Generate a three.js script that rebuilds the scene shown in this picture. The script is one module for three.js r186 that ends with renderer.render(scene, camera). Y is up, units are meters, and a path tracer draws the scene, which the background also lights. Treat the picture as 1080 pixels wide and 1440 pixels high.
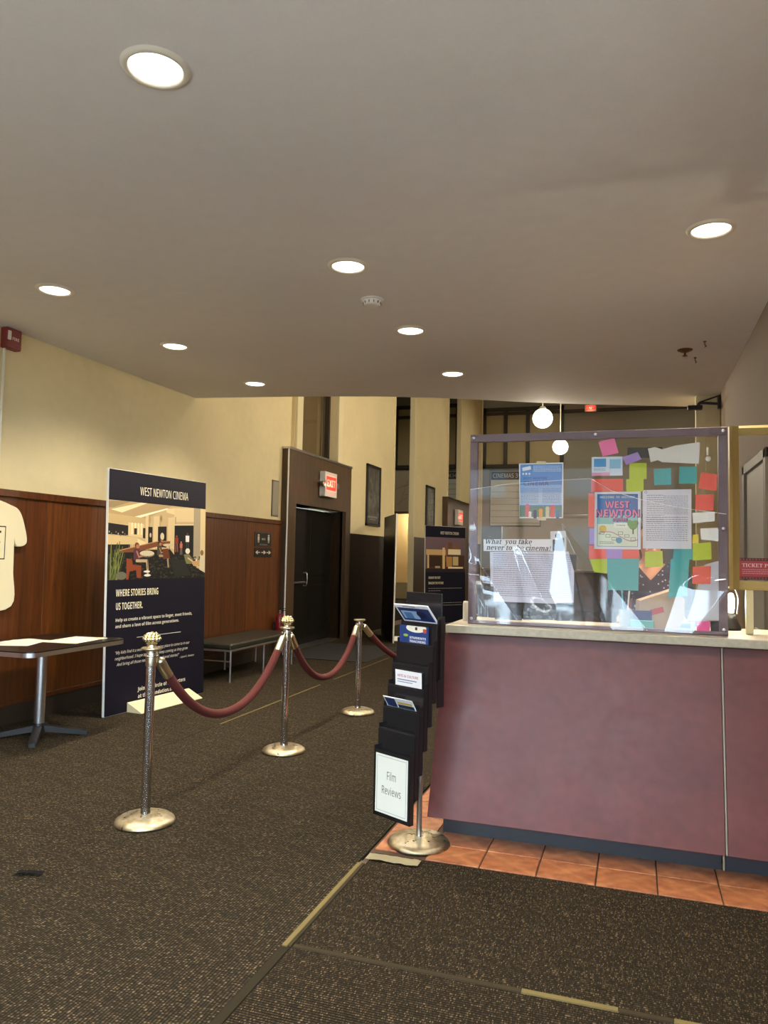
import * as THREE from 'three';
import { RoundedBoxGeometry } from 'three/addons/geometries/RoundedBoxGeometry.js';
import { mergeGeometries, mergeVertices } from 'three/addons/utils/BufferGeometryUtils.js';
import { MarchingCubes } from 'three/addons/objects/MarchingCubes.js';
import { ImprovedNoise } from 'three/addons/math/ImprovedNoise.js';

// ---------------------------------------------------------------- camera, sky, sun, exposure
const scene = new THREE.Scene();
const RAD = Math.PI / 180;
const camera = new THREE.PerspectiveCamera(2 * Math.atan(720 / 1066) / RAD, 0.75, 0.05, 200);
camera.rotation.order = 'YXZ';
camera.rotation.set(3.31 * RAD, 18.36 * RAD, 1.187 * RAD);
camera.position.set(0, 1.45, 0);
const renderer = new THREE.WebGLRenderer({ antialias: true });
renderer.toneMapping = THREE.LinearToneMapping;
renderer.toneMappingExposure = 1.08;
renderer.shadowMap.enabled = true;
scene.background = new THREE.Color().setRGB(0.66, 0.85, 1.0);
scene.backgroundIntensity = 14.0;
const sun = new THREE.DirectionalLight(new THREE.Color(1, 0.95, 0.86), 34);
sun.position.set(4, 26, -4); sun.target.position.set(0, 0, 10);
scene.add(sun, sun.target);
sun.shadow.mapSize.set(2048, 2048);
Object.assign(sun.shadow.camera, { left: -30, right: 30, top: 30, bottom: -30, near: 1, far: 90 });
const LAMP = 15;            // candela of a low downlight
const HALL = 18;           // candela of a hall downlight

// ---------------------------------------------------------------- helpers
let seed = 7;
const rnd = () => { seed = (seed * 1664525 + 1013904223) >>> 0; return seed / 4294967296; };
const rr = (a, b) => a + (b - a) * rnd();
const noise = new ImprovedNoise();
const lin = (r, g, b) => new THREE.Color().setRGB(r, g, b);
const std = (color, roughness = 0.7, extra = {}) => new THREE.MeshStandardMaterial({ color: color.isColor ? color : new THREE.Color(color), roughness, ...extra });
const phy = (color, roughness = 0.7, extra = {}) => new THREE.MeshPhysicalMaterial({ color: color.isColor ? color : new THREE.Color(color), roughness, ...extra });
const names = {};
function numbered(n) { names[n] = (names[n] ?? -1) + 1; return names[n] ? n + '_' + String(names[n]).padStart(3, '0') : n; }
function tag(o, label, category, group) { o.userData.label = label; if (category) o.userData.category = category; if (group) o.userData.group = group; return o; }
function grp(name, label, category, p = [0, 0, 0], turn = 0, group) {
  const o = new THREE.Group(); o.name = numbered(name); o.position.set(...p); o.rotation.y = turn; scene.add(o);
  return tag(o, label, category, group);
}
// a mesh of a list of geometries, part of parent (or top level)
function part(name, geos, material, parent = scene) {
  geos = [].concat(geos);
  const g = geos.length > 1 ? mergeGeometries(geos.map(q => { const c = q.index ? q.toNonIndexed() : q; for (const k of Object.keys(c.attributes)) if (!['position', 'normal', 'uv'].includes(k)) c.deleteAttribute(k); return c; })) : geos[0];
  const m = new THREE.Mesh(g, material); m.name = parent === scene ? numbered(name) : name; parent.add(m); return m;
}
function struct(name, geos, material, label, parent = scene) {
  const m = part(name, geos, material, parent);
  if (parent === scene) { m.userData.kind = 'structure'; if (label) m.userData.label = label; }
  return m;
}
function sgroup(name, label) { const o = new THREE.Group(); o.name = name; o.userData.kind = 'structure'; o.userData.label = label; scene.add(o); return o; }
// uv in metres from the dominant axis of each normal
function muv(g) {
  const p = g.attributes.position, n = g.attributes.normal, uv = new Float32Array(p.count * 2);
  for (let i = 0; i < p.count; i++) {
    const ax = Math.abs(n.getX(i)), ay = Math.abs(n.getY(i)), az = Math.abs(n.getZ(i)), x = p.getX(i), y = p.getY(i), z = p.getZ(i);
    if (ay >= ax && ay >= az) { uv[2 * i] = x; uv[2 * i + 1] = z; } else if (ax >= az) { uv[2 * i] = z; uv[2 * i + 1] = y; } else { uv[2 * i] = x; uv[2 * i + 1] = y; }
  }
  g.setAttribute('uv', new THREE.BufferAttribute(uv, 2)); return g;
}
// box between two corners, edges rounded by r
function bx(x0, x1, y0, y1, z0, z1, r = 0) {
  const w = Math.abs(x1 - x0), h = Math.abs(y1 - y0), d = Math.abs(z1 - z0);
  let g = r ? new RoundedBoxGeometry(w, h, d, 2, Math.min(r, w / 2.01, h / 2.01, d / 2.01)) : new THREE.BoxGeometry(w, h, d);
  if (r) g = g.index ? g.toNonIndexed() : g;
  g.translate((x0 + x1) / 2, (y0 + y1) / 2, (z0 + z1) / 2);
  return muv(g);
}
function cyl(r0, r1, y0, y1, x = 0, z = 0, seg = 28) { const g = new THREE.CylinderGeometry(r1, r0, y1 - y0, seg); g.translate(x, (y0 + y1) / 2, z); return g; }
function lathe(pts, seg = 40) { return new THREE.LatheGeometry(pts.map(p => new THREE.Vector2(p[0], p[1])), seg); }
function tube(pts, r, seg = 40, rs = 10) { return new THREE.TubeGeometry(new THREE.CatmullRomCurve3(pts.map(p => new THREE.Vector3(...p))), seg, r, rs); }
function bar(a, b, r, rs = 10) { return new THREE.TubeGeometry(new THREE.LineCurve3(new THREE.Vector3(...a), new THREE.Vector3(...b)), 1, r, rs); }
function rot(g, axis, a) { g['rotate' + axis](a); return g; }
// flat sheet from outline points [x, y], extruded by t towards -z, uv 0..1 over its box
function sheet(pts, z, t = 0.0006, seg = 1) {
  const s = new THREE.Shape(pts.map(p => new THREE.Vector2(...p)));
  const g = new THREE.ExtrudeGeometry(s, { depth: t, bevelEnabled: false }); g.translate(0, 0, z - t);
  return uv01(g);
}
function uv01(g, flipped) {
  g.computeBoundingBox(); const b = g.boundingBox, p = g.attributes.position, uv = new Float32Array(p.count * 2);
  for (let i = 0; i < p.count; i++) { uv[2 * i] = (p.getX(i) - b.min.x) / (b.max.x - b.min.x); uv[2 * i + 1] = (p.getY(i) - b.min.y) / (b.max.y - b.min.y); }
  g.setAttribute('uv', new THREE.BufferAttribute(uv, 2)); return g;
}

// ---------------------------------------------------------------- textures
function canvas(w, h, draw) {
  const c = document.createElement('canvas'); c.width = w; c.height = h; const x = c.getContext('2d'); draw(x, w, h);
  const t = new THREE.CanvasTexture(c); t.colorSpace = THREE.SRGBColorSpace; t.anisotropy = 8; return t;
}
function data(w, h, fn, { srgb = true, size = 1, sizeY } = {}) {
  const a = new Uint8Array(w * h * 4);
  for (let y = 0; y < h; y++) for (let x = 0; x < w; x++) {
    const c = fn(x / w, y / h, x, y), i = (y * w + x) * 4;
    for (let k = 0; k < 3; k++) a[i + k] = Math.max(0, Math.min(255, Array.isArray(c) ? c[k] : c));
    a[i + 3] = 255;
  }
  const t = new THREE.DataTexture(a, w, h); t.wrapS = t.wrapT = THREE.RepeatWrapping; t.magFilter = THREE.LinearFilter; t.minFilter = THREE.LinearFilter;
  if (srgb) t.colorSpace = THREE.SRGBColorSpace;
  t.repeat.set(1 / size, 1 / (sizeY ?? size)); t.needsUpdate = true; return t;
}
// tileable noise on a torus-like lattice
function tn(u, v, f, s = 0) { // blend of four for tiling
  const n = (x, y) => noise.noise(x * f + 11.3 * s, y * f + 5.7 * s, s * 3.1);
  return n(u, v) * (1 - u) * (1 - v) + n(u - 1, v) * u * (1 - v) + n(u, v - 1) * (1 - u) * v + n(u - 1, v - 1) * u * v;
}
const mixc = (a, b, t) => a.map((x, i) => x + (b[i] - x) * Math.max(0, Math.min(1, t)));

// ribbed carpet: rows of short yarn dashes in three browns, some pale flecks. rib: pixel period across
function carpetMap(alongU, s) {
  const N = 768, cells = [], rows = 38, cols = 120;
  seed = s;
  for (let i = 0; i < rows * cols; i++) { const q = rnd(); cells.push(q < 0.5 ? [46, 39, 28] : q < 0.78 ? [62, 53, 39] : q < 0.94 ? [82, 71, 53] : [112, 98, 75]); }
  const at = (u, v) => { const [a, b] = alongU ? [u, v] : [v, u]; const r = Math.floor(b * rows) % rows; const c = Math.floor(a * cols + (r % 2) * 0.5 + 0.7 * Math.sin(r * 12.9)) ; return [((c % cols) + cols) % cols, r, b * rows - Math.floor(b * rows)]; };
  const col = data(N, N, (u, v) => { const [c, r, f] = at(u, v); const k = cells[r * cols + c]; const d = f < 0.36 ? 0.42 : 1; const n = 1 + 0.12 * tn(u, v, 8, 2) + 0.1 * (rnd() - 0.5); return k.map(x => x * d * n); }, { size: 0.46 });
  const bump = data(384, 384, (u, v) => { const [c, r, f] = at(u, v); return 255 * Math.min(1, Math.sin(Math.PI * f) * (0.75 + 0.25 * ((c * 7 + r * 3) % 5) / 5)); }, { srgb: false, size: 0.46 });
  return [col, bump];
}
const [cmA, cbA] = carpetMap(false, 3), [cmB, cbB] = carpetMap(true, 5);
const carpetA = phy('#ffffff', 0.95, { specularIntensity: 0.25, map: cmA, bumpMap: cbA, bumpScale: 0.005 });
const carpetB = phy('#e8e4e0', 0.95, { specularIntensity: 0.25, map: cmB, bumpMap: cbB, bumpScale: 0.005 });

// wood veneer with vertical grain (v is height)
function woodMap(c0, c1, s, w = 512, h = 512) {
  return data(w, h, (u, v) => {
    const warp = 0.02 * tn(u, v, 3, s);
    const g = 0.5 + 0.5 * tn((u + warp) % 1 < 0 ? u + warp + 1 : (u + warp) % 1, v * 0.08, 26, s) + 0.35 * tn(u, v * 0.12, 70, s + 1) + 0.25 * tn(u, v, 4, s + 2);
    const pore = tn(u, v * 0.2, 130, s + 3) > 0.33 ? 0.8 : 1;
    return mixc(c0, c1, g).map(x => x * pore);
  }, { size: 0.9, sizeY: 2.4 });
}
const woodT = woodMap([80, 45, 15], [146, 88, 34], 1);
const woodTdark = woodMap([62, 45, 27], [94, 71, 44], 4);
const wainscotMats = ['#ffffff', '#e2d2c4', '#c8b4a4'].map(c => phy(c, 0.45, { map: woodT, clearcoat: 0.12, clearcoatRoughness: 0.3 }));
const surroundMat = phy('#ffffff', 0.5, { map: woodTdark, clearcoat: 0.15, clearcoatRoughness: 0.4 });
const darkWood = std(lin(0.035, 0.022, 0.014), 0.5);
const plasterMap = data(512, 512, (u, v) => { const n = 1 + 0.035 * tn(u, v, 5, 1) + 0.02 * tn(u, v, 30, 2) + 0.015 * (rnd() - 0.5); return [224 * n, 209 * n, 164 * n]; }, { size: 3 });
const plasterBump = data(256, 256, (u, v) => 128 + 60 * tn(u, v, 40, 5) + 60 * tn(u, v, 14, 6), { srgb: false, size: 0.8 });
const cream = std('#ffffff', 0.75, { map: plasterMap, bumpMap: plasterBump, bumpScale: 0.0015 });
const creamTrim = std('#e2d6ae', 0.55);
const ceilMap = data(512, 512, (u, v) => { const n = 1 + 0.03 * tn(u, v, 4, 8) + 0.015 * tn(u, v, 40, 9) + 0.012 * (rnd() - 0.5); return [232 * n, 227 * n, 223 * n]; }, { size: 4 });
const ceilMat = std('#ffffff', 0.85, { map: ceilMap, bumpMap: plasterBump, bumpScale: 0.001 });
const tanMat = std('#7d6a55', 0.8, { bumpMap: plasterBump, bumpScale: 0.001 });
const greige = std('#908d80', 0.8);
const black = std(lin(0.012, 0.012, 0.013), 0.45);
const blackGloss = phy(lin(0.012, 0.012, 0.014), 0.22, {});
const rubber = std(lin(0.02, 0.02, 0.022), 0.6);
const chrome = std(lin(0.72, 0.72, 0.74), 0.16, { metalness: 1 });
const chromeSoft = std(lin(0.6, 0.6, 0.62), 0.3, { metalness: 1 });
const nickelMap = data(256, 256, (u, v) => { const n = tn(u, v, 7, 3) + 0.5 * tn(u, v, 22, 4); return mixc([200, 194, 174], [164, 150, 116], 0.5 + 1.1 * n); }, { size: 1 });
const nickelRough = data(256, 256, (u, v) => 70 + 90 * (0.5 + tn(u, v, 9, 3) + 0.5 * tn(u, v, 30, 6)), { srgb: false, size: 1 });
const nickelBump = data(256, 256, (u, v) => 128 + 100 * tn(u, v, 12, 7), { srgb: false, size: 1 });
const tarnish = std('#ffffff', 0.9, { metalness: 1, map: nickelMap, roughnessMap: nickelRough, bumpMap: nickelBump, bumpScale: 0.002 });
const ferrule = std('#d8d2bc', 0.28, { metalness: 1 });
const paperW = std('#eeeeea', 0.8);
const foamWhite = std('#f2f0ea', 0.7);
const glassMat = phy('#ffffff', 0.02, { transmission: 1, thickness: 0, ior: 1.5 });
const acrylic = phy('#ffffff', 0.03, { transmission: 1, thickness: 0, ior: 1.55 });
const vinyl = phy('#ffffff', 0.04, { transmission: 1, thickness: 0, ior: 1.62 });

// ---------------------------------------------------------------- the setting
const H = 3.25, HT = 7.0, XW = -4.9, XR = 0.863, ZE = 1.9, ZB = -25, XA = -9, XH = 3.2;
// floor slab
struct('floor', [bx(XA - 0.3, XR + 0.3, -0.25, -0.012, -9, ZE + 0.2), bx(XA - 0.3, XH + 0.3, -0.25, -0.012, ZB - 5, -9)], std('#5a4a3c', 0.8), 'dark floor slab under the carpets of the lobby');
// carpet runners, each its own length of carpet
function runner(x0, x1, z0, z1, mat, label) { const m = part('carpet_runner', bx(x0, x1, -0.012, 0, z0, z1, 0.004), mat); return tag(m, label, 'carpet'); }
runner(XW + 0.02, -3.333, -13.6, ZE - 0.02, carpetA, 'brown flecked carpet runner along the wood panelled wall, under the table');
runner(-3.329, -2.425, -13.6, ZE - 0.02, carpetA, 'brown flecked carpet runner between the wall runner and the line of rope posts');
runner(-2.421, -1.245, -13.6, ZE - 0.02, carpetA, 'brown ribbed carpet runner between the rope posts and the tiled floor by the counter');
runner(-1.205, XR - 0.01, -3.605, -2.672, carpetB, 'dark ribbed mat lying beside the terracotta tiles in front of the counter');
runner(-1.205, XR - 0.01, -2.645, ZE - 0.02, carpetB, 'dark ribbed mat at the bottom right corner of the picture');
runner(-4.78, XH - 0.1, ZB + 0.1, -13.62, carpetA, 'brown carpet at the far end of the hall beyond the posts');
runner(XA + 0.1, -5.15, ZB + 0.1, -13.3, carpetA, 'brown carpet of the side aisle seen through the gaps between the piers');
tag(part('door_mat', bx(-4.76, -3.45, 0.0005, 0.01, -11.6, -9.75, 0.004), std(lin(0.012, 0.012, 0.011), 0.9)), 'flat black mat on the carpet in front of the far door', 'mat');
// edge strips between the carpets
const tape = phy('#6e623f', 0.9, { specularIntensity: 0.2 }), tapeDark = phy('#3a3326', 0.95, { specularIntensity: 0.2 });
{
  const strip = (g, m, l) => tag(part('carpet_strip', g, m), l, 'edging');
  const tapeWeak = phy('#2c271d', 0.95, { specularIntensity: 0.2 });
  strip(bx(-1.243, -1.222, -0.012, 0.003, -3.46, -2.645, 0.001), tape, 'tan strip along the left edge of the mat nearest the tiles');
  strip(bx(-1.221, -1.207, -0.012, 0.002, -3.46, -2.646, 0.001), tapeDark, 'brown strip beside the tan strip at the left edge of the mat');
  strip(bx(-1.243, -1.207, -0.012, 0.001, -2.64, ZE - 0.05, 0.001), tapeWeak, 'dark strip left of the mat in the bottom right corner');
  strip(bx(-1.2, -0.362, -0.012, 0.002, -2.67, -2.647, 0.001), tapeDark, 'brown strip between the two mats, left part');
  strip(bx(-0.36, -0.05, -0.012, 0.003, -2.67, -2.647, 0.001), tape, 'short bright tan strip between the two mats');
  strip(bx(-0.048, 0.118, -0.012, 0.002, -2.67, -2.647, 0.001), tapeDark, 'short brown strip between the two tan strips');
  strip(bx(0.12, 0.6, -0.012, 0.003, -2.67, -2.647, 0.001), tape, 'tan strip between the two mats at the right edge of the picture');
  strip(bx(-1.244, -1.238, -0.012, 0.004, -5.6, -3.52, 0.001), tapeWeak, 'dark binding where the carpet meets the terracotta tiles');
}
{
  const t = grp('carpet_seam_binding', 'thin tan frayed binding along the carpet seam behind the rope posts', 'binding');
  part('strip', bx(-3.338, -3.322, -0.002, 0.003, -7.9, -5.75, 0.001), tape, t);
  part('strip', bx(-3.336, -3.326, -0.002, 0.003, -10.4, -8.3, 0.001), tape, t);
}
{ // crumpled piece of cloth tape at the mat corner
  const g = new THREE.PlaneGeometry(0.26, 0.07, 26, 8); g.rotateX(-Math.PI / 2);
  const p = g.attributes.position; for (let i = 0; i < p.count; i++) p.setY(i, 0.004 + 0.006 * (1 + noise.noise(p.getX(i) * 26, 0.3, p.getZ(i) * 40)));
  g.translate(-1.09, 0, -3.53); g.computeVertexNormals();
  tag(part('tape_scrap', g, std('#8d8468', 0.8, { side: THREE.DoubleSide })), 'crumpled tan tape scrap at the mat corner below the brochure stand', 'tape');
}
{ // small curled flap of dark carpet backing
  const g = new THREE.PlaneGeometry(0.12, 0.05, 16, 6); g.rotateX(-Math.PI / 2); const p = g.attributes.position;
  for (let i = 0; i < p.count; i++) p.setY(i, 0.003 + 0.012 * Math.max(0, Math.cos(p.getX(i) * 26)) * (0.5 + p.getZ(i) * 20 > 0.5 ? 1 : 0.3));
  g.rotateY(0.25).translate(-2.565, 0, -2.81); g.computeVertexNormals();
  tag(part('carpet_flap', g, phy(lin(0.01, 0.01, 0.011), 0.95, { specularIntensity: 0.1, side: THREE.DoubleSide })), 'small dark curled flap on the carpet at the lower left', 'scrap');
}
// terracotta tiles round the counter, each one a tile
{
  const f = sgroup('floor_tiles', 'terracotta floor tiles in front of and beside the counter');
  f.name = 'floor_001';
  part('grout_bed', bx(-1.235, XR, -0.012, -0.004, -6.6, -3.607), std('#4b3526', 0.9), f);
  const tm = [];
  for (let k = 0; k < 4; k++) {
    const t = data(192, 192, (u, v) => {
      const a = [0, 1, 1, 0][k] ? u : 1 - u;
      const d = Math.abs(a - v), e = Math.abs(a + v - 1);
      const leaf = Math.max(0, 1 - d * 5.5) * 0.55 + Math.max(0, 1 - e * 7) * (k % 2 ? 0.5 : 0.15);
      const n = 0.5 + tn(u, v, 5, 20 + k) + 0.35 * tn(u, v, 18, 30 + k);
      return mixc(mixc([132, 76, 46], [184, 120, 78], n), [208, 156, 106], leaf * (0.6 + 0.5 * tn(u, v, 9, k)));
    });
    tm.push(phy('#ffffff', 0.42, { map: t, clearcoat: 0.3, clearcoatRoughness: 0.25 }));
  }
  const P = 0.2635, g = new RoundedBoxGeometry(P - 0.007, 0.012, P - 0.007, 2, 0.003); uvTop(g);
  function uvTop(q) { const p = q.attributes.position, uv = new Float32Array(p.count * 2); for (let i = 0; i < p.count; i++) { uv[2 * i] = p.getX(i) / P + 0.5; uv[2 * i + 1] = p.getZ(i) / P + 0.5; } q.setAttribute('uv', new THREE.BufferAttribute(uv, 2)); }
  for (let i = -2; i < 6; i++) for (let j = 0; j < 11; j++) {
    const x = -0.43 + P * (i + 0.5), z = -3.555 - P * (j + 0.5) + 0.0;
    const x0 = x - P / 2; if (x0 < -1.24 - 0.02 || (j > 1 && i > -2)) continue;
    if (x + P / 2 > XR) continue;
    let gg = g;
    if (j === 0) { gg = g.clone(); gg.scale(1, 1, 0.79); gg.translate(0, 0, -0.025); }
    const m = part('tile', gg, tm[(i + 7 + 2 * j) % 4], f); m.position.set(x, -0.004 + rr(-0.0006, 0.0006), z);
  }
  for (let j = 0; j < 11; j++) { const gg = g.clone(); gg.scale(0.9, 1, 1); const m = part('tile', gg, tm[(j + 1) % 4], f); m.position.set(-1.106, -0.004, -3.78 - P * j); }
}
// low ceiling with curved far edge, solid up to the hall's roof
{
  const edge = [[-4.95, -7.64], [-3.83, -7.81], [-3.18, -7.94], [-2.63, -8.08], [-1.87, -8.37], [-1.12, -8.74], [-0.34, -9.04], [0.6, -9.37], [XR, -9.47]];
  const cv = new THREE.SplineCurve(edge.map(p => new THREE.Vector2(p[0], -p[1]))).getPoints(40);
  const s = new THREE.Shape(); s.moveTo(XW - 0.3, -ZE - 0.2); s.lineTo(XW - 0.3, 7.6); cv.forEach(p => s.lineTo(p.x, p.y)); s.lineTo(XH + 0.3, 9.5); s.lineTo(XH + 0.3, 9.0); s.lineTo(XR + 0.3, 9.0); s.lineTo(XR + 0.3, -ZE - 0.2);
  const g = new THREE.ExtrudeGeometry(s, { depth: 0.3, bevelEnabled: false }); g.rotateX(-Math.PI / 2); g.translate(0, H, 0);
  const s2 = new THREE.Shape(); s2.moveTo(XW - 0.3, 6.5); s2.lineTo(XW - 0.3, 7.6); cv.forEach(p => s2.lineTo(p.x, p.y)); s2.lineTo(XH + 0.3, 9.5); s2.lineTo(XH + 0.3, 9.0); s2.lineTo(XR + 0.3, 9.0); s2.lineTo(XR + 0.3, 6.5);
  const g2 = new THREE.ExtrudeGeometry(s2, { depth: HT - H - 0.1, bevelEnabled: false }); g2.rotateX(-Math.PI / 2); g2.translate(0, H + 0.3, 0);
  struct('wall_front_001', muv(g2), ceilMat, 'wall of the high hall rising over the curved edge of the low ceiling');
  struct('ceiling', muv(g), ceilMat, 'smooth grey beige low ceiling with recessed downlights');
}
struct('ceiling_001', bx(XA - 0.3, XH + 0.3, HT, HT + 0.2, ZB - 5, -7.2), ceilMat, 'high ceiling of the far hall');
// left wall with wood wainscot
const WT = 1.93;
{
  const w = sgroup('wall_left', 'cream plaster wall above wood panelling on the left');
  part('plaster', [bx(XW - 0.3, XW, 0, H, -7.6, ZE), bx(XW - 0.3, XW, 0, HT, -10.28, -7.6)], cream, w);
  const js = [ZE, 0.65, -0.55, -1.75, -2.95, -4.15, -5.35, -6.56, -7.77, -8.98, -9.98];
  for (let i = 0; i + 1 < js.length; i++) part('panel', bx(XW, XW + 0.018, 0.2, WT - 0.06, js[i + 1] + 0.002, js[i] - 0.002, 0.002), wainscotMats[(i * 2 + 1) % 3], w);
  part('cap_rail', bx(XW, XW + 0.035, WT - 0.06, WT, -9.98, ZE, 0.004), wainscotMats[2], w);
  part('lower_rail', bx(XW, XW + 0.028, 0.16, 0.2, -9.98, ZE, 0.004), wainscotMats[2], w);
  part('plinth', bx(XW, XW + 0.02, 0, 0.16, -9.98, ZE), darkWood, w);
}
// door bay: projecting surround, recess, dark doors, window over it
{
  const w = sgroup('wall_left_001', 'cream wall of the far hall left of the first gap');
  const X = -4.85;
  part('plaster', [bx(X - 0.3, X, 3.0, HT, -10.5, -10.28), bx(X - 0.3, X, 3.0, HT, -12.33, -11.97), bx(X - 0.3, X, 2.2, 3.02, -12.33, -10.28), bx(X - 0.3, X, 0, HT, -15.2, -12.33)], cream, w);
  part('wainscot', bx(X, X + 0.02, 0, 1.84, -15.19, -12.56, 0.003), phy(lin(0.014, 0.009, 0.007), 0.4, { specularIntensity: 0.4 }), w);
  part('casing', bx(X, X + 0.035, 3.0, HT, -10.5, -10.3, 0.006), creamTrim, w);
  part('casing', bx(X, X + 0.035, 3.0, HT, -12.17, -11.97, 0.006), creamTrim, w);
  part('casing', bx(X - 0.3, X + 0.02, 0, HT, -15.25, -15.2, 0.006), creamTrim, w);
}
{
  const s = sgroup('trim_1', 'brown wood surround projecting round the dark exit door');
  const x0 = -4.9, x1 = -4.79;
  part('side_board', bx(x0, x1, 0, 2.99, -10.28, -9.99, 0.004), surroundMat, s);
  part('side_board', bx(x0, x1, 0, 2.99, -12.56, -12.33, 0.004), surroundMat, s);
  part('header_board', bx(x0, x1, 2.2, 2.99, -12.33, -10.28, 0.004), surroundMat, s);
  part('cap_strip', bx(x0, x1 + 0.012, 2.985, 3.02, -12.58, -9.97, 0.004), chromeSoft, s);
  part('edge_strip', bx(x1 - 0.012, x1 + 0.006, 0, 3.0, -9.992, -9.975, 0.002), foamWhite, s);
  part('reveal', bx(-5.2, -4.86, 0, 2.2, -12.36, -12.33), surroundMat, s);
  part('reveal', bx(-5.2, -4.86, 0, 2.2, -10.28, -10.25), surroundMat, s);
  part('reveal', bx(-5.2, -4.86, 2.2, 2.23, -12.36, -10.25), surroundMat, s);
}
{
  const d = sgroup('door_1', 'dark double door set back under the exit sign');
  const dm = phy(lin(0.010, 0.008, 0.006), 0.45, { specularIntensity: 0.4 });
  for (const [a, b] of [[-11.3, -10.28], [-12.33, -11.31]]) {
    part('leaf', bx(-5.12, -5.07, 0.01, 2.18, a, b, 0.004), dm, d);
    part('panel', bx(-5.075, -5.06, 0.15, 0.95, a + 0.14, b - 0.14, 0.006), dm, d);
    part('panel', bx(-5.075, -5.06, 1.1, 2.05, a + 0.14, b - 0.14, 0.006), dm, d);
  }
  part('push_bar', bar([-5.03, 1.0, -10.4], [-5.03, 1.0, -11.2], 0.018), chromeSoft, d);
  part('handle', tube([[-5.06, 0.95, -11.2], [-5.01, 0.95, -11.2], [-5.01, 1.15, -11.2], [-5.06, 1.15, -11.2]], 0.01), chromeSoft, d);
  part('notice', bx(-5.07, -5.056, 1.5, 1.64, -10.82, -10.7), paperW, d);
  part('threshold', bx(-5.15, -4.86, -0.01, 0.012, -12.32, -10.3, 0.004), chromeSoft, d);
}
{
  const w = sgroup('window_1', 'tall dark window above the door surround');
  const fm = std('#3a2f22', 0.5);
  part('backing', bx(-5.2, -5.14, 3.0, HT, -11.97, -10.5), std('#6b5836', 0.8), w);
  part('pane', new THREE.PlaneGeometry(1.47, 4).rotateY(Math.PI / 2).translate(-5.02, 5, -11.235), glassMat, w);
  part('frame', [bx(-5.1, -4.98, 3.0, HT, -10.55, -10.5), bx(-5.1, -4.98, 3.0, HT, -11.97, -11.92), bx(-5.1, -4.98, 4.25, 4.3, -11.97, -10.5)], fm, w);
  part('sill', bx(-5.2, -4.85, 2.99, 3.02, -11.97, -10.5), std('#8b7a55', 0.6), w);
}
// wall piers of the colonnade
function pier(name, z0, z1, dado, label) {
  const w = sgroup(name, label), X = -4.85;
  part('plaster', bx(X - 0.08, X, 0, HT, z1, z0), cream, w);
  part('casing', bx(X - 0.1, X + 0.03, 0, HT, z0, z0 + 0.06, 0.006), creamTrim, w);
  part('casing', bx(X - 0.1, X + 0.03, 0, HT, z1 - 0.06, z1, 0.006), creamTrim, w);
  if (dado) part('wainscot', bx(X, X + 0.025, 0, 1.9, z1 + 0.1, z0 - 0.02, 0.003), surroundMat, w);
  return w;
}
pier('wall_left_002', -16.76, -19.98, true, 'cream wall pier with a framed poster between the two tall gaps');
pier('wall_left_003', -21.58, -24.8, true, 'cream wall pier nearest the back wall of the hall');
{
  const s = sgroup('trim_2', 'brown wood surround of the second exit door far back');
  part('header_board', bx(-4.85, -4.70, 0, 3.02, -22.2, -19.5, 0.006), surroundMat, s);
  part('cap_strip', bx(-4.86, -4.69, 3.02, 3.05, -22.2, -19.5), darkWood, s);
}
// right wall, its end pier
{
  const w = sgroup('wall_right', 'tan wall at the right under the low ceiling'), z0 = -1.2, z1 = 1.7, y0 = 0.85, y1 = 2.5;
  part('plaster', [bx(XR, XR + 0.3, 0, H, -8.76, z0), bx(XR, XR + 0.3, 0, H, z1, ZE), bx(XR, XR + 0.3, 0, y0, z0, z1), bx(XR, XR + 0.3, y1, H, z0, z1)], tanMat, w);
  const s = sgroup('window_5', 'side window beside the viewer near the entrance');
  part('pane', new THREE.PlaneGeometry(z1 - z0, y1 - y0).rotateY(Math.PI / 2).translate(XR + 0.12, (y0 + y1) / 2, (z0 + z1) / 2), glassMat, s);
  for (const z of [z0 + 0.03, 0.5, z1 - 0.03]) part('mullion', bx(XR + 0.09, XR + 0.15, y0, y1, z - 0.03, z + 0.03), std(lin(0.05, 0.045, 0.04), 0.4), s);
}
{
  const w = sgroup('wall_right_001', 'cream pier at the end of the tan right wall');
  part('plaster', bx(0.66, 1.2, 0, H, -9.2, -8.77), cream, w);
  part('plaster', bx(0.66, XH, H, HT, -9.6, -9.5), cream, w);
  part('casing', bx(0.62, 0.72, 0, H, -8.82, -8.765, 0.006), creamTrim, w);
}
struct('wall_right_002', bx(XH, XH + 0.3, 0, HT, ZB - 5, -9.2), cream, 'right wall of the far hall');
struct('wall_right_003', bx(1.1, XH + 0.3, 0, H + 0.1, -9.2, -9.0), cream, 'short return wall behind the cream pier');
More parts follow.
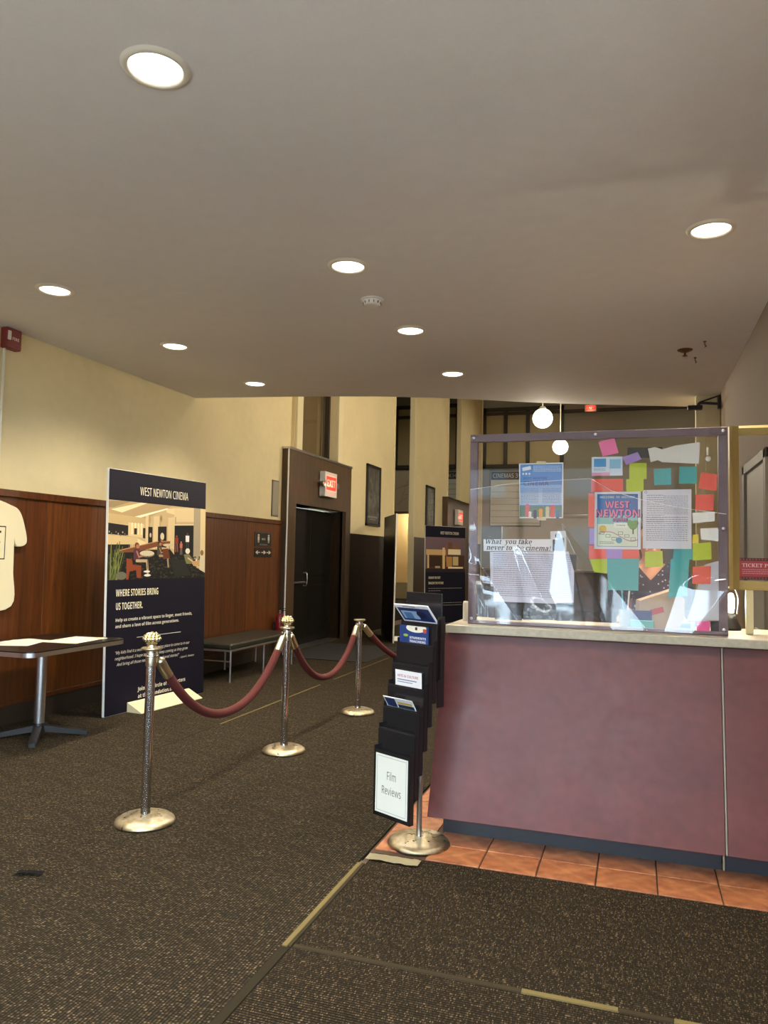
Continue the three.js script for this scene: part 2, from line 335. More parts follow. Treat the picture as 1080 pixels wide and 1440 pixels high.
// back wall: windows high up, boards, openings below into a lit corridor
const Zp = z => 0;
const ZS = (v) => 1.45 + (v - 1.45) * 25 / 18;       // heights measured for 18 m, carried to 25 m
{
  const w = sgroup('wall_back', 'pale back wall of the hall with openings into a lit corridor');
  const openTop = 2.92, openBot = 0.55;
  part('plaster', [bx(XA, XH, openTop, HT, ZB - 0.25, ZB), bx(-4.9, -4.2, openBot, openTop, ZB - 0.25, ZB), bx(1.2, XH, openBot, openTop, ZB - 0.25, ZB), bx(XA, -8.2, openBot, openTop, ZB - 0.25, ZB)], greige, w);
  part('dado', bx(XA, XH, 0, openBot, ZB - 0.25, ZB), cream, w);
  const c = sgroup('wall_back_001', 'warm lit corridor behind the back wall openings');
  part('plaster', bx(XA, XH, 0, 3.2, ZB - 4.2, ZB - 4), std('#8d897e', 0.7), c);
  part('plaster', bx(XA - 0.2, XA, 0, 3.2, ZB - 4.2, ZB - 0.25), std('#cdb27c', 0.7), c);
  part('plaster', bx(XH, XH + 0.2, 0, 3.2, ZB - 4.2, ZB - 0.25), std('#8d897e', 0.7), c);
  part('soffit', bx(XA, XH, 3.0, 3.2, ZB - 4.2, ZB - 0.25), ceilMat, c);
  part('pilaster', bx(-8.6, -7.9, 0, 3.0, ZB - 2.2, ZB - 1.6), std('#e0c488', 0.6), c);
}
struct('wall_left_004', bx(XA - 0.3, XA, 0, HT, ZB - 0.3, -13), greige, 'outer wall of the side aisle seen through the gaps');
struct('wall_left_005', bx(XA, -5.1, 0, HT, -13.2, -13), greige, 'end wall of the side aisle');
function backWindow(n, x0, x1, y0, y1, mull, label) {
  const w = sgroup('window_' + n, label), z = ZB, fm = std('#2c2620', 0.5), T = 0.12;
  part('pane', new THREE.PlaneGeometry(x1 - x0, y1 - y0).translate((x0 + x1) / 2, (y0 + y1) / 2, z + 0.05), glassMat, w);
  part('shade_panel', bx(x0, x1, y0, y1, z, z + 0.02), std('#a99a72', 0.75), w);
  part('frame', [bx(x0, x1, y0, y0 + T, z, z + 0.1), bx(x0, x1, y1 - T, y1, z, z + 0.1), bx(x0, x0 + T, y0, y1, z, z + 0.1), bx(x1 - T, x1, y0, y1, z, z + 0.1)], fm, w);
  for (const m of mull) part('mullion', bx(m - 0.06, m + 0.06, y0, y1, z, z + 0.09), fm, w);
}
struct('trim_3', bx(XA, XH, 6.2, 6.3, ZB + 0.002, ZB + 0.1, 0.01), darkWood, 'dark ledge across the top of the back wall');
backWindow(2, -4.85, -2.2, ZS(3.60), ZS(5.05), [-4.08, -3.35], 'dark framed window band above the schedule board, over the barrier');
backWindow(3, -7.95, -7.0, ZS(3.62), ZS(5.2), [], 'dark framed window seen through the first gap between piers');
backWindow(4, -6.4, -5.65, ZS(3.62), ZS(5.2), [], 'dark framed window seen through the second gap between piers');
// entrance wall behind the viewer: doors of glass, daylight outside
{
  const w = sgroup('wall_front', 'entrance wall behind the viewer with glazed doors');
  const L = 2.75, z0 = ZE, z1 = ZE + 0.2;
  part('plaster', [bx(XW - 0.3, XR + 0.3, L, H, z0, z1), bx(XW - 0.3, -3.4, 0, L, z0, z1), bx(0.55, XR + 0.3, 0, L, z0, z1)], cream, w);
  const fm = std(lin(0.05, 0.045, 0.04), 0.4, { metalness: 0.5 });
  const posts = [-3.4, -2.42, -1.44, -0.46, 0.52];
  posts.forEach(x => part('door_post', bx(x - 0.05, x + 0.05, 0, L, z0 + 0.05, z0 + 0.13, 0.004), fm, w));
  for (let i = 0; i < 4; i++) {
    part('bottom_rail', bx(posts[i] + 0.05, posts[i + 1] - 0.05, 0, 0.22, z0 + 0.06, z0 + 0.12, 0.004), fm, w);
    part('top_rail', bx(posts[i] + 0.05, posts[i + 1] - 0.05, L - 0.1, L, z0 + 0.06, z0 + 0.12, 0.004), fm, w);
    part('push_bar', bar([posts[i] + 0.06, 1.05, z0 + 0.02], [posts[i + 1] - 0.06, 1.05, z0 + 0.02], 0.02), chromeSoft, w);
    part('pane', new THREE.PlaneGeometry(0.9, L - 0.3).translate(posts[i] + 0.49, L / 2 + 0.06, z0 + 0.09), glassMat, w);
  }
}
// street outside the doors
struct('ground_outside', [bx(-25, 25, -0.3, -0.05, ZE + 0.2, 30), bx(XR + 0.3, 25, -0.3, -0.05, -8.9, ZE + 0.2)], std(lin(0.045, 0.045, 0.05), 0.9), 'paved street outside the entrance').name = 'floor_002';
struct('floor_003', bx(-12, XR + 3, -0.05, -0.02, ZE + 0.2, 6.6), std('#b8b4ac', 0.9), 'pale concrete pavement in front of the entrance');
{
  const b = grp('street_building', 'low brick building across the street outside the entrance', 'building', [0, -0.05, 24]);
  part('facade', [bx(-7, 4, 0, 6.2, 0, 6)], std(lin(0.07, 0.04, 0.03), 0.85), b);
  for (let i = -1.5; i < 1; i++) for (let k = 0; k < 2; k++) { const f = part('window', bx(i * 4 - 0.9, i * 4 + 0.9, 1 + k * 3, 3.0 + k * 3, -0.08, 0.02), std('#50402f', 0.6), b); part('pane', bx(i * 4 - 0.75, i * 4 + 0.75, 1.15 + k * 3, 2.85 + k * 3, -0.1, -0.07), phy(lin(0.05, 0.07, 0.09), 0.1), f); }
}
{
  const b = grp('neighbour_building', 'taller brick building beside the cinema, outside the right wall', 'building', [7.5, -0.05, -7.4]);
  part('walls', bx(-6.2, 6, 0, 12, -1.2, 1.2), std(lin(0.09, 0.05, 0.04), 0.85), b); part('coping', bx(-6.3, 6.1, 12, 12.2, -1.3, 1.3), greige, b);
}
// ---------------------------------------------------------------- lamps
const warm = new THREE.Color(1, 0.88, 0.71);
const glow = (c, k) => new THREE.MeshStandardMaterial({ color: lin(0.8, 0.8, 0.8), emissive: c, emissiveIntensity: k });
const lensMat = glow(new THREE.Color(1, 0.9, 0.72), 5), ringMat = std('#e8e0d0', 0.4);
const ringGeo = lathe([[0.098, -0.004], [0.104, -0.014], [0.122, -0.010], [0.128, 0]], 48), lensGeo = lathe([[0.0001, -0.012], [0.05, -0.0115], [0.09, -0.008], [0.1, -0.003]], 40);
function downlight(x, z, label) {
  const t = grp('downlight', label, 'ceiling light', [x, H, z], 0, 'recessed ceiling downlights');
  part('trim_ring', ringGeo, ringMat, t); part('lens', lensGeo, lensMat, t);
  const s = new THREE.SpotLight(warm, LAMP, 0, 66 * RAD, 1, 2); s.position.set(0, -0.03, 0); s.target.position.set(0, -1, 0); s.shadow.radius = 4; t.add(s, s.target); s.castShadow = true;
}
downlight(-3.83, -4.18, 'recessed downlight over the small table, nearest of the left row');
downlight(-3.83, -5.63, 'recessed downlight over the signboard, second of the left row');
downlight(-3.83, -7.11, 'recessed downlight over the bench, last of the left row');
downlight(-1.70, -2.31, 'largest recessed downlight near the top left of the picture');
downlight(-1.70, -4.31, 'recessed downlight beside the smoke detector');
downlight(-1.70, -5.70, 'third recessed downlight of the middle row, beyond the smoke detector');
downlight(-1.70, -7.17, 'farthest recessed downlight of the middle row near the ceiling edge');
downlight(0.387, -4.34, 'recessed downlight at the right above the counter');
for (const [x, z] of [[-3.83, -2.7], [-3.83, -1.2], [-3.83, 0.4], [-1.7, -0.8], [-1.7, 0.7], [0.387, -2.3], [0.387, -0.6]]) downlight(x, z, 'recessed downlight of the rows behind and above the viewer, out of the picture');
function hallLight(x, z, k = 1, y = HT) {
  const t = grp('hall_downlight', 'round downlight in the high ceiling of the far hall, hidden by the low ceiling', 'ceiling light', [x, y, z], 0, 'downlights of the far hall');
  const g = lensGeo.clone(); g.scale(1.6, 1, 1.6); part('lens', g, lensMat, t);
  const r = ringGeo.clone(); r.scale(1.6, 1, 1.6); part('trim_ring', r, ringMat, t);
  const s = new THREE.SpotLight(warm, HALL * k, 0, 78 * RAD, 0.8, 2); s.position.set(0, -0.04, 0); s.target.position.set(0, -1, 0); s.castShadow = true; s.shadow.radius = 5; t.add(s, s.target);
}
for (const z of [-11.5, -15, -19, -22.6]) { hallLight(-2.6, z); hallLight(1.2, z, 0.7); }
hallLight(-6.9, -17, 0.8); hallLight(-6.9, -22, 0.8);
function corridorLight(x, z, label) {
  const t = grp('corridor_downlight', label, 'ceiling light', [x, 3.0, z], 0, 'small downlights in the corridor behind the back wall');
  const g = lensGeo.clone(); g.scale(1.7, 1.5, 1.7); part('lens', g, lensMat, t);
  const s = new THREE.PointLight(warm, 6, 0, 2); s.position.set(0, -0.08, 0); s.castShadow = true; t.add(s);
}
corridorLight(-7.35, ZB - 1.0, 'small bright corridor downlight seen through the first gap between piers');
corridorLight(-3.9, ZB - 1.2, 'small bright corridor downlight seen left of the blue flyer');
corridorLight(-1.3, ZB - 1.2, 'small bright corridor downlight seen below the blue flyer');
// globe pendants
function globe(x, y, z, label, top) {
  const t = grp('globe_pendant', label, 'pendant lamp', [x, y, z], 0, 'white globe pendants');
  part('globe', new THREE.SphereGeometry(0.125, 40, 28), glow(new THREE.Color(1, 0.93, 0.78), 2.6), t);
  part('cap', lathe([[0.0001, 0.15], [0.03, 0.15], [0.045, 0.13], [0.05, 0.11]], 24), ferrule, t);
  part('cord', bar([0, 0.15, 0], [0, top - y, 0], 0.008, 8), std('#e8e2cc', 0.5), t);
  const l = new THREE.PointLight(new THREE.Color(1, 0.88, 0.68), 10, 0, 2); l.castShadow = true; l.shadow.radius = 6; t.add(l);
}
globe(-1.105, 3.215, -9.58, 'white glowing globe pendant above the barrier, the higher of the two', HT);
globe(-1.145, 3.26, -12.4, 'white glowing globe pendant seen through the barrier top, the lower of the two', HT);

// ceiling fittings
{
  const t = grp('smoke_detector', 'white round smoke detector on the low ceiling', 'smoke detector', [-1.76, H, -4.94]);
  part('base', lathe([[0.0001, -0.012], [0.078, -0.012], [0.08, -0.004], [0.08, 0]]), std('#f4f2ee', 0.4), t);
  part('dome', lathe([[0.0001, -0.05], [0.04, -0.048], [0.058, -0.038], [0.066, -0.02], [0.068, -0.012]]), std('#f0eee9', 0.4), t);
  for (let i = 0; i < 12; i++) { const a = i * Math.PI / 6; part('vent_slot', bx(-0.003, 0.003, -0.036, -0.02, 0.058, 0.066).rotateY(a), std('#777068', 0.7), t); }
}
{
  const t = grp('sprinkler', 'small brass fire sprinkler hanging from the low ceiling near the right wall', 'sprinkler', [0.40, H, -6.82]);
  part('escutcheon', lathe([[0.0001, -0.02], [0.03, -0.02], [0.06, -0.006], [0.062, 0]]), std('#7a5a3a', 0.4, { metalness: 0.7 }), t);
  part('head', lathe([[0.0001, -0.055], [0.02, -0.055], [0.02, -0.05], [0.008, -0.046], [0.008, -0.02]]), std('#8a5a38', 0.4, { metalness: 0.8 }), t);
}
for (const [x, z, l] of [[0.537, -6.59, 'small rusty hook in the ceiling beside the sprinkler, nearer the right wall'], [0.5, -7.1, 'small rusty hook in the ceiling beyond the sprinkler']]) {
  const t = part('ceiling_hook', [cyl(0.012, 0.012, H - 0.006, H, x, z, 14), bar([x, H - 0.006, z], [x, H - 0.03, z], 0.004), tube([[x, H - 0.03, z], [x + 0.01, H - 0.04, z], [x, H - 0.05, z]], 0.004, 10, 8)], std('#6d4a34', 0.6)); tag(t, l, 'hook');
}
{
  const t = grp('ceiling_bracket', 'black metal arm with a small camera at the end of the tan right wall', 'bracket', [0.853, 3.16, -8.7]);
  part('wall_plate', bx(-0.02, 0.01, -0.07, 0.07, -0.04, 0.04, 0.004), black, t);
  part('arm', bar([0, -0.02, 0], [-0.2, 0, 0.0], 0.014), black, t);
  part('brace', bar([0, 0.07, 0], [-0.2, 0.005, 0.0], 0.008), black, t);
  part('camera_body', bx(-0.32, -0.17, -0.075, -0.03, -0.04, 0.04, 0.01), black, t);
  part('mount', bar([-0.2, 0, 0], [-0.22, -0.05, 0], 0.015), black, t);
}
{ // red fire strobe in the corner with conduit
  const t = grp('fire_alarm', 'dark red fire alarm box high on the cream wall at the left edge', 'fire alarm', [XW, 3.16, -4.86]);
  const tx = canvas(128, 128, (x) => { x.fillStyle = '#7d2a2a'; x.fillRect(0, 0, 128, 128); x.fillStyle = '#e8dcd4'; x.font = 'bold 34px sans-serif'; x.textAlign = 'center'; x.save(); x.translate(76, 64); x.fillText('FIRE', 0, 12); x.restore(); });
  part('housing', bx(0, 0.07, -0.085, 0.085, -0.07, 0.09, 0.012), std('#7d2a2a', 0.4), t);
  const f = new THREE.PlaneGeometry(0.13, 0.13).rotateY(Math.PI / 2).translate(0.0712, 0, 0.01); part('face_plate', f, std('#ffffff', 0.4, { map: tx }), t);
  part('strobe', bx(0.07, 0.085, -0.02, 0.055, 0.055, 0.085, 0.005), std('#d8d4cc', 0.3), t);
  part('conduit', bar([0.02, -0.085, 0.06], [0.02, -1.23, 0.06], 0.011), std('#ded8c4', 0.5), t);
}

// ---------------------------------------------------------------- signboards
function sign1(x, w, h) {
  x.fillStyle = '#0b091c'; x.fillRect(0, 0, w, h);
  x.fillStyle = '#141120'; x.fillRect(0, 0, w, h * 0.127);
  x.fillStyle = '#f0ead2'; x.textAlign = 'center'; x.font = '56px sans-serif'; x.save(); x.translate(w * 0.54, h * 0.095); x.scale(0.92, 1.55); x.fillText('WEST NEWTON CINEMA', 0, 0); x.restore();
  // the print: a lobby with tables and guests
  const y0 = h * 0.127, y1 = h * 0.455, hh = y1 - y0, P = (a, b) => [a * w, y0 + b * hh];
  x.save(); x.beginPath(); x.rect(0, y0, w, hh); x.clip();
  const poly = (c, ...p) => { x.fillStyle = c; x.beginPath(); p.forEach((q, i) => { const [a, b] = P(...q); i ? x.lineTo(a, b) : x.moveTo(a, b); }); x.fill(); };
  const el = (c, a, b, r, s) => { x.fillStyle = c; x.beginPath(); const [u, v] = P(a, b); x.ellipse(u, v, r * w, s * hh, 0, 0, 7); x.fill(); };
  const ln = (c, t, ...p) => { x.strokeStyle = c; x.lineWidth = t; x.lineCap = 'round'; x.beginPath(); p.forEach((q, i) => { const [a, b] = P(...q); i ? x.lineTo(a, b) : x.moveTo(a, b); }); x.stroke(); };
  poly('#cbb083', [0, 0], [1, 0], [1, 1], [0, 1]);
  poly('#b89c70', [0, 0], [0.62, 0], [0.36, 0.2], [0, 0.17]); poly('#f2ddac', [0.02, 0.12], [0.3, 0.0], [0.36, 0.0], [0.12, 0.15]); poly('#9a8560', [0.0, 0.02], [0.12, 0.0], [0.2, 0.0], [0.05, 0.09], [0, 0.1]);
  poly('#fff0c8', [0.24, 0.19], [0.56, 0.04], [0.58, 0.05], [0.27, 0.21]); poly('#e8cf9c', [0.55, 0.06], [0.64, 0.03], [0.64, 0.12], [0.56, 0.1]); poly('#dfc797', [0.64, 0.03], [0.87, 0.0], [0.87, 0.2], [0.64, 0.22]);
  poly('#c8ac78', [0, 0.17], [0.34, 0.2], [0.34, 0.3], [0, 0.28]); poly('#221d1c', [0, 0.29], [0.18, 0.31], [0.18, 0.44], [0, 0.43]); for (let i = 0; i < 9; i++) el(i % 2 ? '#7a6a58' : '#b8a890', 0.01 + i * 0.02, 0.4 + 0.02 * (i % 3), 0.006, 0.012);
  poly('#e0c690', [0.18, 0.27], [0.33, 0.28], [0.33, 0.46], [0.18, 0.44]); for (let i = 0; i < 4; i++) poly('#f6e4b8', [0.21 + i * 0.03, 0.27], [0.222 + i * 0.03, 0.27], [0.222 + i * 0.03, 0.42], [0.21 + i * 0.03, 0.42]); poly('#2b2421', [0.235, 0.34], [0.262, 0.34], [0.262, 0.42], [0.235, 0.42]); poly('#2b2421', [0.32, 0.33], [0.345, 0.33], [0.345, 0.47], [0.32, 0.46]);
  poly('#d8bd88', [0, 0.44], [0.27, 0.46], [0.27, 0.55], [0, 0.56]); poly('#241e1a', [0.0, 0.56], [0.2, 0.55], [0.2, 0.65], [0, 0.66]); for (let i = 0; i < 5; i++) ln('#8c7a60', 3, [0.19 + i * 0.02, 0.55], [0.19 + i * 0.02, 0.64]);
  poly('#e9d2a0', [0.27, 0.47], [0.44, 0.57], [0.44, 0.6], [0.27, 0.56]);
  for (const [a, b] of [[0.345, 0.02], [0.425, 0.05], [0.575, 0.065]]) { poly('#ddc492', [a, 0.17], [a + b + 0.02, 0.15], [a + b + 0.02, 0.6], [a, 0.58]); poly('#b0986c', [a + b + 0.01, 0.15], [a + b + 0.02, 0.15], [a + b + 0.02, 0.62], [a + b + 0.01, 0.62]); }
  el('#b89c68', 0.385, 0.22, 0.012, 0.045); el('#b89c68', 0.5, 0.19, 0.016, 0.055); el('#8f7648', 0.5, 0.19, 0.007, 0.03);
  poly('#1e1a1a', [0.372, 0.31], [0.415, 0.31], [0.415, 0.57], [0.372, 0.55]); poly('#1e1a1a', [0.47, 0.3], [0.56, 0.29], [0.56, 0.58], [0.47, 0.57]); el('#c9b798', 0.395, 0.42, 0.01, 0.03); el('#d8c8a8', 0.515, 0.43, 0.02, 0.05); el('#a05a40', 0.51, 0.5, 0.014, 0.03);
  poly('#151617', [0.645, 0.27], [0.86, 0.25], [0.86, 0.95], [0.645, 0.72]); poly('#e8d4a8', [0.645, 0.255], [0.86, 0.235], [0.86, 0.25], [0.645, 0.27]);
  poly('#b3a486', [0.86, 0.0], [0.94, 0], [0.94, 0.82], [0.86, 0.78]); for (let i = 0; i < 5; i++) ln('#7d7059', 3, [0.868 + i * 0.015, 0.0], [0.868 + i * 0.015, 0.79]); poly('#dcc594', [0.94, 0], [1, 0], [1, 0.95], [0.94, 0.86]);
  poly('#191815', [0, 0.64], [0.3, 0.62], [0.6, 0.6], [0.66, 0.7], [1, 0.92], [1, 1], [0, 1]);
  seed = 77; for (let i = 0; i < 500; i++) { const a = rnd(), b = 0.7 + 0.3 * rnd(); el(['#2c2a22', '#3a352a', '#12110f', '#46402f'][i % 4], a, b, 0.012 * rnd() + 0.003, 0.008); }
  poly('#7d4a2a', [0.1, 0.63], [0.46, 0.5], [0.6, 0.49], [0.6, 0.52], [0.25, 0.65], [0.1, 0.655]); poly('#c89a68', [0.1, 0.625], [0.46, 0.495], [0.6, 0.485], [0.6, 0.492], [0.46, 0.505], [0.1, 0.637]);
  for (let i = 0; i < 26; i++) { const a = 0.01 + 0.09 * rnd(), k = rnd(); ln(['#4e5a2c', '#6d7536', '#3a4722', '#87894a'][i % 4], 8, [a, 1.0], [a - 0.05 + 0.14 * k, 0.5 + 0.3 * rnd()]); } el('#6e6c58', 0.125, 0.95, 0.05, 0.05);
  const sit = (a, b, s, top, leg, skin, hair) => { el(hair, a, b - 0.012 * s, 0.022 * s, 0.035 * s); el(skin, a + 0.008 * s, b + 0.004, 0.016 * s, 0.026 * s); poly(top, [a - 0.03 * s, b + 0.035 * s], [a + 0.025 * s, b + 0.03 * s], [a + 0.03 * s, b + 0.18 * s], [a - 0.03 * s, b + 0.18 * s]); ln(skin, 14 * s, [a, b + 0.07 * s], [a + 0.02 * s, b + 0.14 * s], [a + 0.075 * s, b + 0.12 * s]); ln(leg, 22 * s, [a, b + 0.19 * s], [a + 0.1 * s, b + 0.19 * s], [a + 0.11 * s, b + 0.36 * s]); };
  poly('#8f4426', [0.17, 0.73], [0.22, 0.74], [0.23, 0.81], [0.31, 0.82], [0.31, 0.98], [0.27, 0.98], [0.26, 0.88], [0.2, 0.9], [0.19, 1.0], [0.17, 1.0]);
  sit(0.265, 0.57, 1.0, '#5a3440', '#c4aa86', '#b8785a', '#7a3f26'); el('#cfc0a0', 0.365, 0.665, 0.072, 0.042); el('#8d7f66', 0.365, 0.672, 0.072, 0.04); el('#d8caa8', 0.365, 0.66, 0.07, 0.036); ln('#3a342c', 6, [0.37, 0.7], [0.37, 0.86]);
  el('#f2eee4', 0.365, 0.9, 0.032, 0.014); el('#f2eee4', 0.372, 0.95, 0.034, 0.016);
  sit(0.49, 0.53, 0.85, '#4a4238', '#a8916c', '#a8785a', '#2c221c'); el('#d3bf98', 0.585, 0.545, 0.062, 0.02); ln('#30261e', 6, [0.59, 0.56], [0.6, 0.68]); poly('#6b3820', [0.52, 0.6], [0.58, 0.59], [0.6, 0.72], [0.53, 0.74]);
  for (const [a, b, s, t, l, k] of [[0.67, 0.42, 0.62, '#8a3a28', '#b85a48', '#8a5038'], [0.79, 0.38, 0.7, '#eceae2', '#46423e', '#5a3a2a'], [0.72, 0.5, 0.5, '#c86a52', '#a07a68', '#c09070']]) { el(k, a, b, 0.016 * s, 0.026 * s); poly(t, [a - 0.03 * s, b + 0.03 * s], [a + 0.03 * s, b + 0.03 * s], [a + 0.028 * s, b + 0.16 * s], [a - 0.028 * s, b + 0.16 * s]); ln(l, 14 * s, [a - 0.01 * s, b + 0.17 * s], [a - 0.014 * s, b + 0.34 * s]); ln(l, 14 * s, [a + 0.014 * s, b + 0.17 * s], [a + 0.02 * s, b + 0.34 * s]); }
  el('#efe9d8', 0.795, 0.62, 0.026, 0.04); poly('#7d7a50', [0.75, 0.67], [0.81, 0.66], [0.86, 0.74], [0.84, 0.8], [0.78, 0.8]); ln('#d8b896', 12, [0.8, 0.72], [0.86, 0.77]); el('#c89e6a', 0.9, 0.79, 0.055, 0.036); el('#f4ddb0', 0.895, 0.745, 0.008, 0.016); el('#8a6a40', 0.962, 0.64, 0.02, 0.04); poly('#d6c8a4', [0.94, 0.69], [1, 0.68], [1, 0.93], [0.93, 0.88]); poly('#262723', [0.6, 0.74], [0.76, 0.76], [0.84, 0.96], [0.66, 0.98]);
  x.restore();
  x.textAlign = 'left'; x.fillStyle = '#f3ecca';
  const t = (s, a, b, f, sx = 1, sy = 1) => { x.font = f; x.save(); x.translate(a * w, b * h); x.scale(sx, sy); x.fillText(s, 0, 0); x.restore(); };
  t('WHERE STORIES BRING', 0.08, 0.523, 'bold 52px sans-serif', 0.78, 1.35); t('US TOGETHER.', 0.08, 0.578, 'bold 52px sans-serif', 0.78, 1.35);
  x.fillStyle = '#ece6d2'; t('Help us create a vibrant space to linger, meet friends,', 0.08, 0.626, 'bold 33px sans-serif'); t('and share a love of film across generations.', 0.08, 0.652, 'bold 33px sans-serif');
  x.fillRect(w * 0.28, h * 0.698, w * 0.45, 4);
  t('"My kids find it a wonderful, welcoming place to come to in our', 0.08, 0.758, 'italic 29px sans-serif'); t('neighborhood. I hope to be able to keep coming as they grow', 0.08, 0.782, 'italic 29px sans-serif'); t('And bring all those new and further shared stories!"', 0.1, 0.806, 'italic 29px sans-serif'); t('- Laura F., Newton', 0.72, 0.818, 'italic 22px sans-serif');
  t('Join our circle of supporters', 0.3, 0.925, 'bold 40px sans-serif'); t('at the foundation.org', 0.3, 0.955, 'bold 40px sans-serif');
}
function sign2(x, w, h) {
  x.fillStyle = '#0c1026'; x.fillRect(0, 0, w, h);
  x.fillStyle = '#e6e0cc'; x.textAlign = 'center'; x.font = '30px sans-serif'; x.save(); x.translate(w * 0.6, h * 0.083); x.scale(0.92, 1.6); x.fillText('WEST NEWTON CINEMA', 0, 0); x.restore();
  const y0 = h * 0.115, y1 = h * 0.47, R = (c, a, b, d, e) => { x.fillStyle = c; x.fillRect(a * w, y0 + b * (y1 - y0), d * w, e * (y1 - y0)); };
  for (let i = 0; i < 30; i++) { const k = i / 29; R(`rgb(${112 - 20 * k},${92 - 10 * k},${104 - 14 * k})`, 0, i / 30, 1, 0.04); }
  R('#c8a878', 0.02, 0.36, 0.5, 0.16); R('#4a3428', 0.04, 0.52, 0.94, 0.4); R('#d8bc8c', 0.42, 0.3, 0.06, 0.62); R('#d2b487', 0.05, 0.5, 0.04, 0.4); R('#e9d9b4', 0.56, 0.34, 0.32, 0.16); R('#8a5c40', 0.5, 0.22, 0.03, 0.5); R('#b98a50', 0.52, 0.56, 0.14, 0.3); R('#c4b080', 0.68, 0.56, 0.14, 0.26); R('#3a2a22', 0.12, 0.56, 0.26, 0.3); R('#e8d8b8', 0.56, 0.86, 0.38, 0.05); R('#2a2228', 0, 0.92, 1, 0.1); R('#a89c88', 0.24, 0.84, 0.12, 0.06); R('#6d4a3a', 0.56, 0.14, 0.1, 0.2); R('#7d5a44', 0.7, 0.2, 0.14, 0.12);
  x.textAlign = 'left'; x.fillStyle = '#ded6b8'; const t = (s, b, f, sx, sy) => { x.font = f; x.save(); x.translate(w * 0.08, b * h); x.scale(sx, sy); x.fillText(s, 0, 0); x.restore(); };
  t('HONOR THE PAST', 0.545, 'bold 28px sans-serif', 0.8, 1.4); t('IMAGINE THE FUTURE', 0.6, 'bold 28px sans-serif', 0.8, 1.4);
  x.fillStyle = '#a8a698'; for (const [b, l] of [[0.64, 0.82], [0.665, 0.3], [0.79, 0.8], [0.815, 0.82]]) for (let a = 0; a < l; a += 0.06) x.fillRect(w * (0.08 + a), h * b, w * 0.048, 5);
}
function signboard(label, p0, p1, lean, tex, foot, hgt = 2.15) {
  const dx = p1[0] - p0[0], dz = p1[1] - p0[1], L = Math.hypot(dx, dz);
  const t = grp('signboard', label, 'sign', [p0[0], 0.002, p0[1]], Math.atan2(-dz, dx));
  const b = part('board', bx(0, L, 0, hgt, -0.025, 0, 0.002), foamWhite, t); b.rotation.x = -lean;
  part('print', new THREE.PlaneGeometry(L - 0.006, hgt - 0.006).translate(L / 2, hgt / 2, 0.0012), tex, b);
  part('back_print', new THREE.PlaneGeometry(L - 0.006, hgt - 0.006).rotateY(Math.PI).translate(L / 2, hgt / 2, -0.0262), std('#171620', 0.5), b);
  if (foot) { const s = new THREE.Shape([[0, 0], [0.17, 0], [0.17, 0.006], [0.002, 0.085], [0, 0.085]].map(q => new THREE.Vector2(...q))); const g = new THREE.ExtrudeGeometry(s, { depth: 0.86, bevelEnabled: false }); g.rotateY(-Math.PI / 2).translate(L * 0.2 + 0.86, 0, 0.003); part('foot', g, std('#d6c9a4', 0.6), t); }
  part('back_foot', bx(L * 0.25, L * 0.75, 0, 0.012, -0.28, -0.03, 0.004), foamWhite, t);
  return t;
}
const s1 = phy('#ffffff', 0.6, { specularIntensity: 0.5, map: canvas(1100, 1750, sign1) });
signboard('tall navy signboard with a lobby picture beside the wood panelled wall', [-4.36, -5.56], [-4.22, -6.93], 1.5 * RAD, s1, true, 2.175);
const s2 = phy('#ffffff', 0.6, { specularIntensity: 0.5, map: canvas(640, 1150, sign2) });
signboard('navy signboard with a theatre facade picture far behind the counter end', [-4.30, -15.9], [-3.63, -16.9], 1 * RAD, s2, false, 2.13);
signboard('dark signboard seen almost edge on beside the far door', [-4.42, -13.3], [-3.82, -12.1], 0.5 * RAD, std('#16131a', 0.4), false, 2.16);

// ---------------------------------------------------------------- table with papers, shirt, bench
{
  const t = grp('pedestal_table', 'small dark topped table with a steel pedestal by the wood panelled wall', 'table', [-4.385, 0, -4.83]);
  const s = new THREE.Shape(); const a = 0.39, b = 0.53, r = 0.09;
  s.moveTo(-a + r, -b); s.lineTo(a - r, -b); s.absarc(a - r, -b + r, r, -Math.PI / 2, 0); s.lineTo(a, b - r); s.absarc(a - r, b - r, r, 0, Math.PI / 2); s.lineTo(-a + r, b); s.absarc(-a + r, b - r, r, Math.PI / 2, Math.PI); s.lineTo(-a, -b + r); s.absarc(-a + r, -b + r, r, Math.PI, 1.5 * Math.PI);
  const ex = (d, y) => new THREE.ExtrudeGeometry(s, { depth: d, bevelEnabled: false, curveSegments: 10 }).rotateX(-Math.PI / 2).translate(0, y, 0);
  part('tabletop', muv(ex(0.008, 0.715)), phy('#4a382c', 0.35, { map: woodTdark, clearcoat: 0.3, clearcoatRoughness: 0.2 }), t);
  const e = ex(0.032, 0.683); e.scale(1.004, 1, 1.004); part('edge_band', e, chromeSoft, t);
  part('pedestal', cyl(0.038, 0.038, 0.08, 0.683), chromeSoft, t);
  for (let i = 0; i < 4; i++) { const g = bx(0.02, 0.36, 0, 0.05, -0.028, 0.028, 0.01); const p = g.attributes.position; for (let k = 0; k < p.count; k++) { const f = p.getX(k) / 0.36; p.setY(k, p.getY(k) > 0.025 ? 0.095 - 0.065 * f : Math.max(0, 0.05 * (1 - 2.2 * f))); } g.computeVertexNormals(); g.rotateY(i * Math.PI / 2 + 0.62); part('foot', g, black, t); }
  part('hub', cyl(0.055, 0.045, 0.03, 0.105), black, t);
}
const leaf = (x, z, w, d, turn, mat, y) => { const g = bx(-w / 2, w / 2, 0, 0.0016, -d / 2, d / 2); g.rotateY(turn).translate(x, y, z); return g; };
tag(part('paper_sheet', leaf(-4.27, -5.06, 0.3, 0.43, 0.1, 0, 0.7235), std('#efe6c4', 0.8)), 'cream sheet of paper on the right half of the small table', 'paper');
